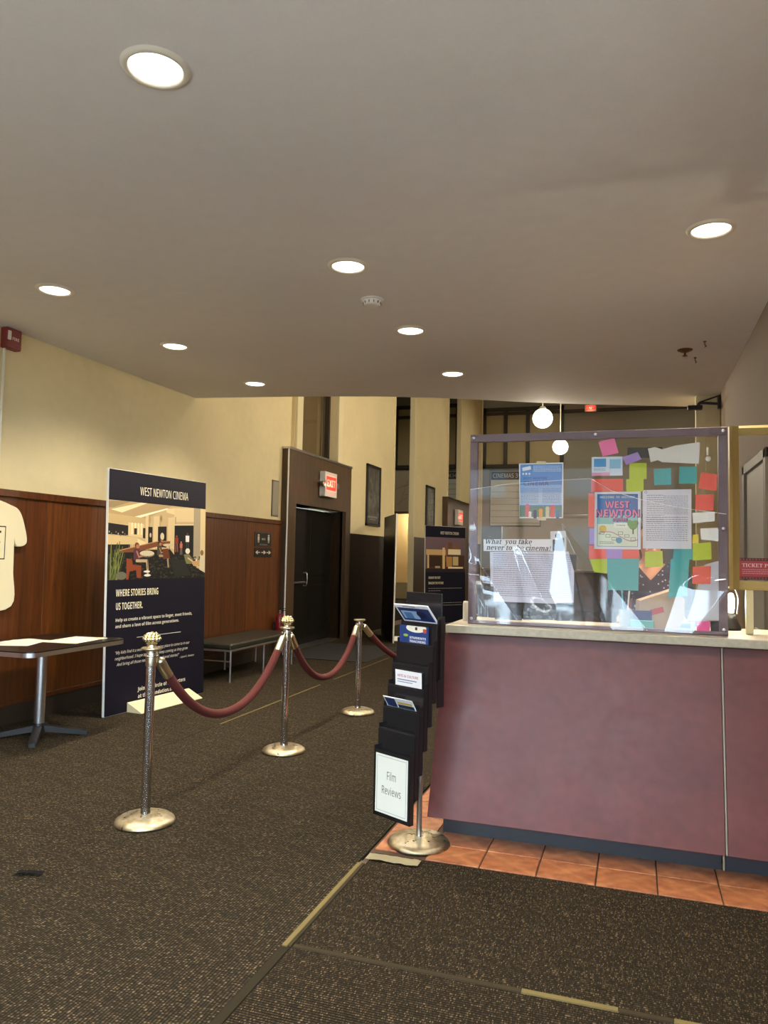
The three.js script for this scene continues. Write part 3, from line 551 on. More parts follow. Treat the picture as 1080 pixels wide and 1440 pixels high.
tag(part('paper_sheet', leaf(-4.5, -4.72, 0.28, 0.38, 0.35, 0, 0.7235), std('#e6dfcb', 0.8)), 'lower white sheet of paper at the left on the small table', 'paper');
tag(part('paper_sheet', leaf(-4.53, -4.77, 0.24, 0.33, -0.1, 0, 0.726), std('#ddd3c4', 0.8)), 'tilted sheet of paper lying on another at the left of the table', 'paper');
{
  const t = grp('t_shirt', 'cream t-shirt with a framed print hung flat on the wood panelling', 't-shirt', [XW + 0.03, 0.97, -4.70], Math.PI / 2);
  const pts = [[-0.25, 0], [0.25, 0], [0.265, 0.3], [0.262, 0.56], [0.3, 0.5], [0.395, 0.53], [0.36, 0.68], [0.3, 0.79], [0.2, 0.83], [0.09, 0.855], [0.04, 0.82], [0, 0.805], [-0.04, 0.82], [-0.09, 0.855], [-0.2, 0.83], [-0.3, 0.79], [-0.36, 0.68], [-0.395, 0.53], [-0.3, 0.5], [-0.262, 0.56], [-0.265, 0.3]];
  const s = new THREE.Shape(new THREE.SplineCurve(pts.concat([pts[0]]).map(p => new THREE.Vector2(...p))).getPoints(120));
  const g = new THREE.ExtrudeGeometry(s, { depth: 0.012, bevelEnabled: true, bevelSize: 0.006, bevelThickness: 0.008, bevelSegments: 3 }); g.translate(0, 0, 0.008);
  const tx = canvas(512, 512, (x) => { x.fillStyle = '#eadfb8'; x.fillRect(0, 0, 512, 512); x.strokeStyle = '#33302c'; x.lineWidth = 5; x.strokeRect(150, 120, 212, 150); x.fillStyle = '#33302c'; for (let i = 0; i < 5; i++) x.fillRect(165 + (i % 2) * 6, 140 + i * 24, 170 - (i * 37) % 70, 10); });
  part('fabric', uv01(g), std('#ffffff', 0.9, { map: tx }), t);
  part('collar', tube([[-0.09, 0.85, 0.032], [-0.04, 0.815, 0.034], [0, 0.80, 0.035], [0.04, 0.815, 0.034], [0.09, 0.85, 0.032]], 0.007, 30, 8), std('#e2d6ae', 0.9), t);
  part('hanger', bar([-0.15, 0.86, 0.012], [0.15, 0.86, 0.012], 0.006), black, t);
}
{
  const t = grp('bench', 'low black bench with steel legs along the panelled wall', 'bench', [-4.56, 0, -8.4]);
  part('seat', bx(-0.28, 0.28, 0.36, 0.43, -0.82, 0.82, 0.025), phy('#2a2a20', 0.4), t);
  part('seat_frame', [bx(-0.28, 0.285, 0.34, 0.36, -0.825, 0.825, 0.003)], chromeSoft, t);
  for (const [x, z] of [[0.265, 0.8], [-0.265, 0.8], [0.265, -0.8], [-0.265, -0.8], [0.265, 0], [-0.265, 0]]) part('leg', bar([x, 0, z], [x, 0.345, z], 0.012), chromeSoft, t);
  part('stretcher', bar([-0.265, 0.23, 0.8], [0.265, 0.23, 0.8], 0.008), chromeSoft, t);
}
{ // fire extinguisher by the surround, mostly behind the second post
  const t = grp('fire_extinguisher', 'red fire extinguisher on the wall beside the door surround, behind the second post', 'fire extinguisher', [-4.78, 0.18, -9.82]);
  part('cylinder', lathe([[0.0001, 0], [0.06, 0], [0.068, 0.012], [0.068, 0.36], [0.05, 0.41], [0.02, 0.43], [0.0001, 0.43]]), phy('#8a1414', 0.3, { clearcoat: 0.6 }), t);
  part('valve', cyl(0.016, 0.016, 0.43, 0.47), chromeSoft, t);
  part('lever', [bx(-0.01, 0.09, 0.465, 0.475, -0.01, 0.01), bx(-0.01, 0.08, 0.49, 0.5, -0.01, 0.01)], black, t);
  part('hose', tube([[0, 0.45, 0.01], [0.05, 0.44, 0.06], [0.08, 0.3, 0.06], [0.075, 0.15, 0.05]], 0.009), black, t);
  part('wall_bracket', bx(-0.1, -0.066, 0.1, 0.3, -0.02, 0.02), black, t);
}
// restroom signs
function picto(x, w, h) { x.fillStyle = '#1c1917'; x.fillRect(0, 0, w, h); x.strokeStyle = '#8d877c'; x.lineWidth = 3; x.strokeRect(4, 4, w - 8, h - 8); x.fillStyle = '#c9c3b6'; for (const a of [50, 206]) { x.beginPath(); x.arc(a, 40, 14, 0, 7); x.fill(); x.fillRect(a - 14, 58, 28, 56); x.fillRect(a - 10, 112, 8, 40); x.fillRect(a + 2, 112, 8, 40); } x.font = 'bold 40px sans-serif'; x.textAlign = 'center'; x.fillText('WC', 128, 110); x.font = '22px sans-serif'; x.fillText('RESTROOMS', 128, 185); }
function arrows(x, w, h) { x.fillStyle = '#1c1917'; x.fillRect(0, 0, w, h); x.strokeStyle = '#d8d2c4'; x.lineWidth = 14; for (const [c, d] of [[48, -1], [128, 1], [208, 1]]) { x.beginPath(); x.moveTo(c - 30 * d, 70); x.lineTo(c + 28 * d, 70); x.moveTo(c + 4 * d, 42); x.lineTo(c + 30 * d, 70); x.lineTo(c + 4 * d, 98); x.stroke(); } }
for (const [f, y0, y1, hh, l] of [[picto, 1.545, 1.74, 200, 'dark restroom sign with figures above the arrow sign'], [arrows, 1.40, 1.525, 140, 'dark sign with three white arrows below the restroom sign']]) {
  const t = grp('wall_sign', l, 'sign', [XW + 0.018, y0, -9.43], Math.PI / 2);
  part('plate', bx(-0.25, 0.25, 0, y1 - y0, 0, 0.008, 0.002), black, t);
  part('face', new THREE.PlaneGeometry(0.49, y1 - y0 - 0.01).translate(0, (y1 - y0) / 2, 0.0088), std('#ffffff', 0.5, { map: canvas(256, hh, f) }), t);
}
// acrylic leaflet pocket on the left of the surround
{
  const t = grp('notice_frame', 'narrow grey notice frame on the wall at the left of the door surround', 'notice frame', [XW, 1.98, -9.78], Math.PI / 2);
  part('frame', bx(-0.1, 0.1, 0, 0.52, 0, 0.015, 0.003), std('#6b655a', 0.4), t); part('sheet', bx(-0.085, 0.085, 0.02, 0.5, 0.015, 0.017), std('#9b9484', 0.6), t);
}
// exit signs
const exitTex = canvas(256, 160, (x) => { x.fillStyle = '#e9e4d6'; x.fillRect(0, 0, 256, 160); x.fillStyle = '#ff5040'; x.fillRect(14, 14, 228, 132); x.fillStyle = '#ffd8cc'; x.font = 'bold 96px sans-serif'; x.textAlign = 'center'; x.fillText('EXIT', 128, 114); });
const exitGlow = canvas(256, 160, (x) => { x.fillStyle = '#000'; x.fillRect(0, 0, 256, 160); x.fillStyle = '#e8281c'; x.fillRect(14, 14, 228, 132); x.fillStyle = '#ff7a66'; x.font = 'bold 96px sans-serif'; x.textAlign = 'center'; x.fillText('EXIT', 128, 114); });
const exitMat = new THREE.MeshStandardMaterial({ map: exitTex, emissiveMap: exitGlow, emissive: new THREE.Color(1, 1, 1), emissiveIntensity: 0.4, roughness: 0.4 });
function exitSign(label, p, turn, w, h, heads, lit = 0.12) {
  const t = grp('exit_sign', label, 'exit sign', p, turn), wm = std('#d8d6cc', 0.5);
  part('housing', bx(-w / 2, w / 2, -h / 2, h / 2, 0, 0.1, 0.008), wm, t);
  part('lit_face', new THREE.PlaneGeometry(w * 0.94, h * 0.66).translate(0, 0.02, 0.1012), exitMat, t);
  if (heads) for (const s of [-1, 1]) { const g = lathe([[0.0001, 0], [0.035, 0], [0.05, 0.06], [0.052, 0.075], [0.0001, 0.07]], 20); g.rotateX(Math.PI / 2).translate(s * (w / 2 + 0.035), 0, 0.03); part('lamp_head', g, chromeSoft, t); }
  const l = new THREE.PointLight(new THREE.Color(1, 0.15, 0.1), lit, 0, 2); l.position.set(0, 0, 0.16); l.castShadow = true; t.add(l);
}
exitSign('lit red exit sign with two lamp heads on the brown door surround', [-4.785, 2.58, -11.37], Math.PI / 2, 0.5, 0.4, true);
exitSign('small lit red exit sign on the far brown surround above the navy signboard', [-4.69, 2.55, -20.6], Math.PI / 2, 0.6, 0.42, false);
exitSign('small lit red exit sign high on the back wall right of the globe pendants', [-1.36, ZS(4.95), -24.99], 0, 0.36, 0.22, false);

// framed posters on the piers
function posterTex(s) { return canvas(256, 400, (x, w, h) => { seed = s; x.fillStyle = '#4b4944'; x.fillRect(0, 0, w, h); for (let i = 0; i < 160; i++) { const k = Math.floor(rr(40, 150)); x.fillStyle = `rgba(${k},${k},${k - 6},0.5)`; x.fillRect(rr(-30, w), rr(0, h * 0.8), rr(8, 50), rr(14, 90)); } x.fillStyle = '#8d8a82'; x.fillRect(30, h * 0.86, w - 60, 14); x.fillRect(60, h * 0.91, w - 120, 8); }); }
for (const [z, y0, y1, s, l] of [[-13.885, 2.02, 3.2, 21, 'black framed grey movie poster on the cream wall beyond the door'], [-18.19, 1.6, 3.2, 33, 'black framed grey movie poster on the cream pier above the far signboard']]) {
  const t = grp('framed_poster', l, 'poster', [-4.85, y0, z], Math.PI / 2), h = y1 - y0, w = 0.8;
  part('frame', [bx(-w / 2, w / 2, 0, 0.05, 0, 0.04, 0.004), bx(-w / 2, w / 2, h - 0.05, h, 0, 0.04, 0.004), bx(-w / 2, -w / 2 + 0.05, 0, h, 0, 0.04, 0.004), bx(w / 2 - 0.05, w / 2, 0, h, 0, 0.04, 0.004)], black, t);
  part('print', bx(-w / 2 + 0.04, w / 2 - 0.04, 0.04, h - 0.04, 0.005, 0.015), std('#ffffff', 0.6, { map: posterTex(s) }), t);
  uv01(t.children[1].geometry);
  part('pane', new THREE.PlaneGeometry(w - 0.1, h - 0.1).translate(0, h / 2, 0.03), glassMat, t);
}
// schedule boards on the back wall
function schedule(x, w, h) { x.fillStyle = '#c3c6bd'; x.fillRect(0, 0, w, h); x.fillStyle = '#20242a'; x.fillRect(10, 10, w - 20, 60); x.fillStyle = '#c9ccc4'; x.font = '44px sans-serif'; x.fillText('CINEMAS 3·4·5·6', 24, 56); x.fillStyle = '#8f9490'; for (let y = 110; y < h - 20; y += 44) x.fillRect(14, y, w - 28, 5); x.strokeStyle = '#3a3d40'; x.lineWidth = 10; x.strokeRect(2, 2, w - 4, h - 4); }
const schedTex = canvas(440, 400, schedule), schedMat = std('#ffffff', 0.6, { map: schedTex });
const mapTex = canvas(256, 256, (x, w, h) => { seed = 5; x.fillStyle = '#b0a78f'; x.fillRect(0, 0, w, h); x.strokeStyle = '#857c68'; x.lineWidth = 2; for (let i = 0; i < 14; i++) { x.beginPath(); x.moveTo(rr(0, w), rr(0, h)); x.lineTo(rr(0, w), rr(0, h)); x.stroke(); } });
for (const [x0, x1, y0, y1, m, l] of [[-4.6, -2.9, ZS(2.2), ZS(3.56), schedMat, 'white schedule board headed cinemas 3 4 5 6 behind the barrier'], [-6.35, -5.4, ZS(2.4), ZS(3.56), schedMat, 'white schedule board seen through the second gap between piers'], [-8.0, -6.9, ZS(2.55), ZS(3.58), std('#ffffff', 0.7, { map: mapTex }), 'pale lined wall chart seen through the first gap between piers']]) {
  const t = grp('schedule_board', l, 'board', [(x0 + x1) / 2, y0, ZB + 0.003]); const w = x1 - x0, h = y1 - y0;
  part('panel', bx(-w / 2, w / 2, 0, h, 0, 0.05, 0.005), std('#7d8078', 0.5), t);
  part('face', new THREE.PlaneGeometry(w - 0.02, h - 0.02).translate(0, h / 2, 0.0515), m, t);
}
{ const t = grp('framed_poster', 'dark brown poster in the corridor seen through the first gap', 'poster', [-7.7, 0.9, ZB - 3.17]); part('frame', bx(-0.3, 0.3, -0.3, 1.7, 0, 0.04, 0.005), std('#3a2820', 0.5), t); part('print', bx(-0.24, 0.24, -0.22, 1.62, 0.035, 0.045), std('#5a3a2a', 0.6), t); }
{ const t = grp('concession_counter', 'dark concession counter far behind the barrier', 'counter', [-2.0, 0, -22.5]); part('front', bx(-2.2, 2.2, 0, 1.1, -0.35, 0.35, 0.01), std('#3b352f', 0.5), t); part('worktop', bx(-2.3, 2.3, 1.1, 1.16, -0.42, 0.42, 0.01), std('#6b6862', 0.3), t); part('glass_case', bx(-1.4, 0.4, 1.16, 1.6, -0.2, 0.25, 0.01), std('#4a4c4c', 0.2), t); }

// ---------------------------------------------------------------- rope posts
function stanchion(x, z, hgt, ball, label) {
  const t = grp('rope_post', label, 'rope post', [x, 0, z], rr(0, 6), 'steel rope posts');
  const b = lathe([[0.0001, 0.052], [0.05, 0.05], [0.11, 0.043], [0.135, 0.034], [0.152, 0.022], [0.158, 0.01], [0.156, 0], [0.0001, 0]], 56);
  const uv = b.attributes.uv, p = b.attributes.position; for (let i = 0; i < p.count; i++) uv.setXY(i, p.getX(i) * 3, p.getZ(i) * 3);
  part('base', b, tarnish, t);
  part('pole', lathe([[0.03, 0.045], [0.028, 0.06], [0.0255, 0.075], [0.0255, hgt - 0.02]], 32), chrome, t);
  part('collar', lathe([[0.0255, hgt - 0.1], [0.029, hgt - 0.098], [0.029, hgt - 0.03], [0.0255, hgt - 0.028]], 32), ferrule, t);
  part('flange', lathe([[0.0001, hgt], [0.05, hgt], [0.056, hgt - 0.006], [0.05, hgt - 0.014], [0.03, hgt - 0.02], [0.0001, hgt - 0.02]], 40), ferrule, t);
  const ring = new THREE.TorusGeometry(0.038, 0.005, 8, 30).rotateX(Math.PI / 2).translate(0, hgt - 0.045, 0); part('hook_ring', ring, chrome, t);
  if (ball) {
    part('neck', lathe([[0.03, hgt], [0.022, hgt + 0.012], [0.03, hgt + 0.02]], 24), ferrule, t);
    const gs = [new THREE.SphereGeometry(0.04, 20, 14).scale(1, 0.78, 1).translate(0, hgt + 0.042, 0)];
    for (let r = 0; r < 4; r++) for (let k = 0, n = [11, 10, 7, 1][r]; k < n; k++) { const a = k / n * 6.283 + r, e = [0.1, 0.5, 0.95, 1.57][r]; gs.push(new THREE.IcosahedronGeometry(0.0125, 1).translate(0.039 * Math.cos(e) * Math.cos(a), hgt + 0.042 + 0.031 * Math.sin(e), 0.039 * Math.cos(e) * Math.sin(a))); }
    part('crown_ball', gs, std('#e8dcb0', 0.25, { metalness: 1 }), t);
  }
  return t;
}
stanchion(-2.485, -3.541, 0.93, true, 'nearest steel rope post with a knobbed ball top in front of the signboard');
stanchion(-2.446, -5.15, 0.91, true, 'middle steel rope post with a knobbed ball top');
stanchion(-2.423, -6.65, 0.86, false, 'farthest steel rope post with a flat top');
stanchion(-1.55, -7.9, 0.86, false, 'rope post hidden behind the brochure stand');
const velvet = phy('#541b17', 0.85, { sheen: 0.6, sheenColor: new THREE.Color('#a04a40'), sheenRoughness: 0.5 });
function rope(a, b, sag, label) {
  const t = grp('barrier_rope', label, 'rope', [0, 0, 0], 0, 'dark red velvet ropes');
  const A = new THREE.Vector3(...a), B = new THREE.Vector3(...b), L = A.distanceTo(B), pts = [];
  for (let i = 0; i <= 20; i++) { const k = i / 20, p = A.clone().lerp(B, k); p.y -= sag * (1 - Math.pow(Math.abs(2 * k - 1), 2.15)); pts.push(p); }
  const c = new THREE.CatmullRomCurve3(pts), n = 90, c0 = 0.055;
  const sub = (u0, u1, r0, r1, seg, rs) => { const P = []; for (let i = 0; i <= 10; i++) P.push(c.getPointAt(u0 + (u1 - u0) * i / 10)); return new THREE.TubeGeometry(new THREE.CatmullRomCurve3(P), seg, r0, rs); };
  part('velvet', sub(0.07, 0.93, 0.027, 0, n, 18), velvet, t);
  for (const [u, v] of [[0.022, 0.085], [0.978, 0.915]]) part('ferrule', sub(u, v, 0.0285, 0, 12, 18), ferrule, t);
  for (const [u, v] of [[0, 0.022], [1, 0.978]]) { part('end_cap', new THREE.SphereGeometry(0.0265, 16, 12).translate(...c.getPointAt(v).toArray()), ferrule, t); part('snap_hook', sub(Math.min(u, v), Math.max(u, v), 0.007, 0, 6, 8), chrome, t); }
  return t;
}
rope([-2.475, 0.875, -3.585], [-2.448, 0.86, -5.11], 0.43, 'dark red velvet rope between the nearest and the middle post');
rope([-2.444, 0.86, -5.19], [-2.425, 0.815, -6.61], 0.40, 'dark red velvet rope between the middle and the farthest post');
rope([-2.405, 0.815, -6.68], [-1.575, 0.815, -7.87], 0.40, 'dark red velvet rope running from the farthest post behind the brochure stand');

// ---------------------------------------------------------------- brochure stand
{
  const ang = Math.atan2(-0.458, 0.889);
  const t = grp('brochure_stand', 'black tiered brochure stand on a steel pole beside the counter', 'brochure stand', [-1.035, 0, -3.787], ang);
  const b = lathe([[0.0001, 0.045], [0.05, 0.043], [0.11, 0.038], [0.14, 0.03], [0.155, 0.018], [0.158, 0.008], [0.155, 0], [0.0001, 0]], 56);
  const uv = b.attributes.uv, p = b.attributes.position; for (let i = 0; i < p.count; i++) uv.setXY(i, p.getX(i) * 3, p.getZ(i) * 3);
  part('base', b, tarnish, t); part('pole', cyl(0.014, 0.014, 0.04, 1.1), chromeSoft, t);
  const W = 0.125;
  for (let k = 0; k < 7; k++) {
    const n1 = 0.205 - k * 0.03, n0 = n1 - 0.028, y0 = 0.165 + k * 0.112, y1 = 0.485 + k * 0.105;
    const q = part('pocket', [bx(-W, W, y0, y1, n1 - 0.003, n1, 0.001), bx(-W, W, y0, y1 + 0.1, n0, n0 + 0.003, 0.001), bx(-W, -W + 0.003, y0, y1 + 0.02, n0, n1), bx(W - 0.003, W, y0, y1 + 0.02, n0, n1), bx(-W, W, y0, y0 + 0.003, n0, n1)], blackGloss, t);
  }
  part('back_panel', bx(-W, W, 0.82, 1.265, -0.012, -0.006, 0.003), blackGloss, t);
  part('side_rail', bx(W - 0.004, W, 0.7, 1.15, -0.03, 0.02), blackGloss, t);
  const place = (name, label, g, mat) => { const m = part(name, g, mat); m.position.copy(t.position); m.rotation.y = ang; return tag(m, label, name === 'title_card' ? 'card' : 'brochure'); };
  const film = canvas(330, 430, (x, w, h) => { x.fillStyle = '#dcdfd8'; x.fillRect(0, 0, w, h); x.strokeStyle = '#8a8f8c'; x.lineWidth = 3; x.strokeRect(16, 16, w - 32, h - 32); x.fillStyle = '#5a5e5c'; x.textAlign = 'center'; x.font = '66px sans-serif'; x.save(); x.translate(w * 0.5, 178); x.scale(0.8, 1.25); x.fillText('Film', 0, 0); x.restore(); x.save(); x.translate(w * 0.5, 285); x.scale(0.86, 1.2); x.fillText('Reviews', 0, 0); x.restore(); });
  place('title_card', 'white card reading Film Reviews on the lowest pocket of the brochure stand', uv01(bx(-0.11, 0.11, 0.185, 0.47, 0.2055, 0.207)), std('#ffffff', 0.5, { map: film }));
  const br = (w, h, f) => std('#ffffff', 0.35, { map: canvas(w, h, f) });
  const blue = br(256, 170, (x, w, h) => { x.fillStyle = '#e8eaf0'; x.fillRect(0, 0, w, h); x.fillStyle = '#23346a'; x.fillRect(10, 30, w - 20, h - 40); x.fillStyle = '#a8c8e8'; x.fillRect(24, 60, 120, 80); x.fillStyle = '#5a86c0'; x.fillRect(40, 76, 60, 64); x.fillStyle = '#1a2246'; x.beginPath(); x.arc(170, 90, 34, 0, 7); x.fill(); x.fillStyle = '#3a3f50'; x.font = 'bold 20px sans-serif'; x.fillText('DISCOVER', 60, 24); });
  const navy = br(256, 200, (x, w, h) => { x.fillStyle = '#27417e'; x.fillRect(0, 0, w, h); x.fillStyle = '#eee8d8'; x.beginPath(); x.ellipse(150, 20, 90, 44, 0, 0, 7); x.fill(); x.fillStyle = '#3a2f2a'; x.fillRect(140, 10, 20, 30); x.fillStyle = '#b84a3a'; x.fillRect(210, 20, 30, 40); x.fillStyle = '#9ab84a'; x.beginPath(); x.ellipse(56, 100, 22, 14, 0, 0, 7); x.fill(); x.fillStyle = '#f2f2f2'; x.font = 'bold 30px sans-serif'; x.fillText('STUDENTS', 90, 130); x.fillText('TEACHERS', 90, 166); });
  const white = br(256, 150, (x, w, h) => { x.fillStyle = '#e6e6ea'; x.fillRect(0, 0, w, h); x.fillStyle = '#b06a80'; x.font = 'bold 26px sans-serif'; x.fillText('ARTS & CULTURE', 20, 50); x.fillStyle = '#7a80a0'; x.fillRect(20, 66, 190, 8); x.fillRect(20, 84, 150, 6); });
  const low = br(256, 120, (x, w, h) => { x.fillStyle = '#dfe2e6'; x.fillRect(0, 0, w, h); x.fillStyle = '#1f2f5c'; x.fillRect(8, 12, 90, 100); x.fillStyle = '#d0a84a'; x.fillRect(110, 40, 130, 26); x.fillStyle = '#26324a'; x.fillRect(108, 72, 140, 40); });
  const card = (k, w, up, lean, dx, thick) => { const n = 0.205 - k * 0.03 - 0.011, rim = 0.485 + k * 0.105, h = 0.2 + up; const g = new THREE.BoxGeometry(w, h, thick, 1, 24, 1).translate(0, h / 2, -thick / 2); uv01(g); const p = g.attributes.position;
    for (let i = 0; i < p.count; i++) { const d = p.getY(i) - 0.2; if (d > 0) { const z = p.getZ(i); p.setY(i, 0.2 + d * Math.cos(lean) - z * Math.sin(lean)); p.setZ(i, d * Math.sin(lean) + z * Math.cos(lean)); } }
    g.translate(dx, rim - 0.2, n); g.computeVertexNormals(); return g; };
  // only the visible upper part carries the print
  const crop = (g, h, up) => { const uv = g.attributes.uv, p = g.attributes.uv; for (let i = 0; i < uv.count; i++) uv.setY(i, 1 - (1 - uv.getY(i)) * (h / up)); return g; };
  place('brochure', 'blue and white brochure leaning forward in the top pocket of the stand', crop(card(6, 0.235, 0.12, 0.75, 0, 0.006), 0.32, 0.12), blue);
  place('brochure', 'navy students and teachers brochure in the second pocket from the top', crop(card(5, 0.2, 0.085, 0.02, -0.02, 0.004), 0.285, 0.1), navy);
  place('brochure', 'white brochure with pink lettering in a middle pocket of the stand', crop(card(3, 0.18, 0.075, 0.04, 0.005, 0.003), 0.275, 0.1), white);
  place('brochure', 'pale brochure with a dark picture just above the empty lower pocket', crop(card(2, 0.2, 0.06, 0.6, -0.01, 0.003), 0.26, 0.065), low);
}
const Q = {
  flyer: [[-0.599,1.965],[-0.363,1.967],[-0.362,1.669],[-0.593,1.668]],
  pink: [[-0.184,2.071],[-0.104,2.092],[-0.082,2.012],[-0.162,1.994]],
  broch: [[-0.218,1.992],[-0.063,1.992],[-0.062,1.893],[-0.217,1.892]],
  purple: [[-0.063,1.989],[0.012,2.014],[0.031,1.976],[-0.045,1.947]],
  torn: [[0.062,2.031],[0.097,2.038],[0.132,2.025],[0.195,2.043],[0.312,2.058],[0.305,1.947],[0.132,1.959],[0.111,1.97],[0.076,1.96]],
  black: [[-0.038,2.038],[0.132,2.037],[0.132,1.983],[-0.038,1.983]],
  lime1: [[-0.028,1.957],[0.056,1.956],[0.056,1.873],[-0.029,1.874]],
  lime2: [[-0.044,1.873],[0.041,1.875],[0.041,1.81],[-0.044,1.808]],
  teal1: [[0.09,1.924],[0.173,1.927],[0.174,1.842],[0.094,1.84]],
  teal2: [[0.213,1.934],[0.295,1.932],[0.294,1.846],[0.211,1.847]],
  coral1: [[0.316,1.904],[0.394,1.891],[0.385,1.809],[0.302,1.823]],
  coral2: [[0.289,1.791],[0.375,1.79],[0.372,1.71],[0.288,1.713]],
  white1: [[0.274,1.699],[0.378,1.704],[0.378,1.657],[0.277,1.646]],
  white2: [[0.311,1.62],[0.391,1.624],[0.408,1.592],[0.404,1.556],[0.314,1.565]],
  yel: [[0.277,1.588],[0.301,1.591],[0.304,1.547],[0.274,1.544]],
  lime3: [[0.276,1.542],[0.359,1.551],[0.363,1.467],[0.276,1.458]],
  cor3: [[-0.22,1.875],[-0.06,1.876],[-0.059,1.811],[-0.22,1.809]],
  cor4: [[-0.233,1.8],[-0.201,1.799],[-0.203,1.624],[-0.234,1.623]],
  lil: [[-0.228,1.616],[-0.201,1.616],[-0.204,1.528],[-0.227,1.527]],
  cor5: [[-0.229,1.532],[-0.143,1.533],[-0.142,1.458],[-0.229,1.456]],
  pur2: [[-0.142,1.51],[-0.063,1.512],[-0.063,1.462],[-0.142,1.461]],
  cor6: [[-0.063,1.509],[0.02,1.51],[0.02,1.464],[-0.063,1.462]],
  lime4: [[-0.226,1.454],[-0.138,1.458],[-0.138,1.382],[-0.203,1.388]],
  teal3: [[-0.142,1.459],[0.02,1.464],[0.016,1.299],[-0.13,1.297]],
  map: [[-0.201,1.807],[0.029,1.81],[0.027,1.51],[-0.204,1.509]],
  sheet: [[0.036,1.816],[0.27,1.819],[0.27,1.516],[0.038,1.515]],
  lime5: [[0.048,1.499],[0.132,1.505],[0.136,1.423],[0.049,1.42]],
  teal4: [[0.187,1.513],[0.276,1.517],[0.276,1.465],[0.183,1.463]],
  teal5: [[0.172,1.463],[0.26,1.466],[0.249,1.283],[0.16,1.265]],
  coral7: [[0.276,1.428],[0.36,1.432],[0.357,1.345],[0.272,1.342]],
  bigsheet: [[0.333,1.438],[0.413,1.466],[0.426,1.168],[0.248,1.155]],
  pink2: [[0.292,1.155],[0.353,1.16],[0.356,1.081],[0.294,1.078]],
  blue2: [[0.224,1.148],[0.286,1.154],[0.286,1.078],[0.194,1.077]],
  dark2: [[0.356,1.158],[0.428,1.164],[0.429,1.078],[0.358,1.08]],
  strip: [[-0.788,1.552],[-0.345,1.558],[-0.345,1.495],[-0.787,1.488]],
  lined: [[-0.752,1.484],[-0.334,1.493],[-0.304,1.385],[-0.306,1.215],[-0.744,1.216]],
  fig: [[-0.429,1.599],[-0.348,1.602],[-0.345,1.496],[-0.425,1.495]],
  pic1: [[-0.569,1.204],[-0.395,1.211],[-0.395,1.132],[-0.569,1.124]],
  pic2: [[-0.72,1.208],[-0.576,1.204],[-0.575,1.12],[-0.719,1.12]],
  pic3: [[-0.392,1.222],[-0.303,1.225],[-0.305,1.13],[-0.392,1.126]],
  pic4: [[-0.82,1.308],[-0.729,1.295],[-0.727,1.126],[-0.814,1.135]],
  filmtop: [[-0.86,1.823],[-0.632,1.854],[-0.355,1.87],[-0.22,1.876],[-0.117,1.811],[0.027,1.765],[0.195,1.726],[0.425,1.691]],
  tape1: [[-0.504,1.976],[-0.455,1.975],[-0.454,1.958],[-0.504,1.958]],
  tape2: [[-0.498,1.673],[-0.452,1.673],[-0.452,1.657],[-0.498,1.657]],
};
// ---------------------------------------------------------------- ticket counter
const lamMap = data(512, 512, (u, v) => { const n = tn(u, v, 6, 41) * 0.6 + tn(u, v, 26, 42) * 0.5 + 0.25 * (rnd() - 0.5); return mixc([86, 36, 34], [116, 56, 52], 0.5 + 0.8 * n); }, { size: 1.2 });
const lamRough = data(256, 256, (u, v) => 125 + 25 * tn(u, v, 9, 43) + 25 * tn(u, v, 40, 44), { srgb: false, size: 0.8 });
const laminate = phy('#ffffff', 1.0, { map: lamMap, roughnessMap: lamRough, clearcoat: 0.22, clearcoatRoughness: 0.35 });
const kickMat = phy(lin(0.03, 0.035, 0.045), 0.35);
function panelShape(pts, z0, d) { const g = new THREE.ExtrudeGeometry(new THREE.Shape(pts.map(p => new THREE.Vector2(...p))), { depth: d, bevelEnabled: true, bevelSize: 0.002, bevelThickness: 0.002, bevelSegments: 2 }); g.translate(0, 0, z0); return muv(g); }
// front panels lean back by 11 degrees from a foot line at z = -3.86
const leanPanel = (pts) => panelShape(pts, -0.02, 0.018).rotateX(-11 * RAD).translate(0, 0.117, -3.86);
const bodyBox = (x0, x1) => new THREE.ExtrudeGeometry(new THREE.Shape([[3.885, 0.117], [4.06, 1.043], [4.55, 1.043], [4.55, 0.117]].map(p => new THREE.Vector2(...p))), { depth: x1 - x0, bevelEnabled: false }).rotateY(Math.PI / 2).translate(x0, 0, 0);
{
  const t = grp('counter_unit', 'dark red laminate ticket counter unit beside the brochure stand', 'counter', [0, 0, 0]);
  part('front_panel', leanPanel([[-1.011, 0], [0.392, 0], [0.392, 0.938], [-0.972, 0.938]]), laminate, t);
  part('body', bodyBox(-0.955, 0.39), std('#3c2220', 0.6), t);
  part('end_panel', panelShape([[3.885, 0.117], [4.06, 1.043], [4.55, 1.043], [4.55, 0.117]], 0, 0.012).rotateY(Math.PI / 2).translate(-0.969, 0, 0), laminate, t);
  part('kick_board', bx(-0.962, 0.392, 0, 0.115, -4.5, -4.0, 0.003), kickMat, t);
}
{
  const t = grp('counter_unit', 'dark red laminate ticket counter unit at the right edge of the picture', 'counter', [0, 0, 0]);
  part('front_panel', leanPanel([[0.408, 0], [XR - 0.006, 0], [XR - 0.006, 0.938], [0.408, 0.938]]), laminate, t);
  part('joint_strip', bx(0.3955, 0.4045, 0, 0.94, -0.015, 0.002, 0.002).rotateX(-11 * RAD).translate(0, 0.117, -3.86), std('#8f8878', 0.4, { metalness: 0.4 }), t);
  part('joint_strip', bx(0.3955, 0.4045, 0.0, 0.115, -4.01, -3.992, 0.002), std('#a89c80', 0.5), t);
  part('body', bodyBox(0.409, XR - 0.004), std('#3c2220', 0.6), t);
  part('kick_board', bx(0.408, XR - 0.003, 0, 0.115, -4.5, -4.0, 0.003), kickMat, t);
}
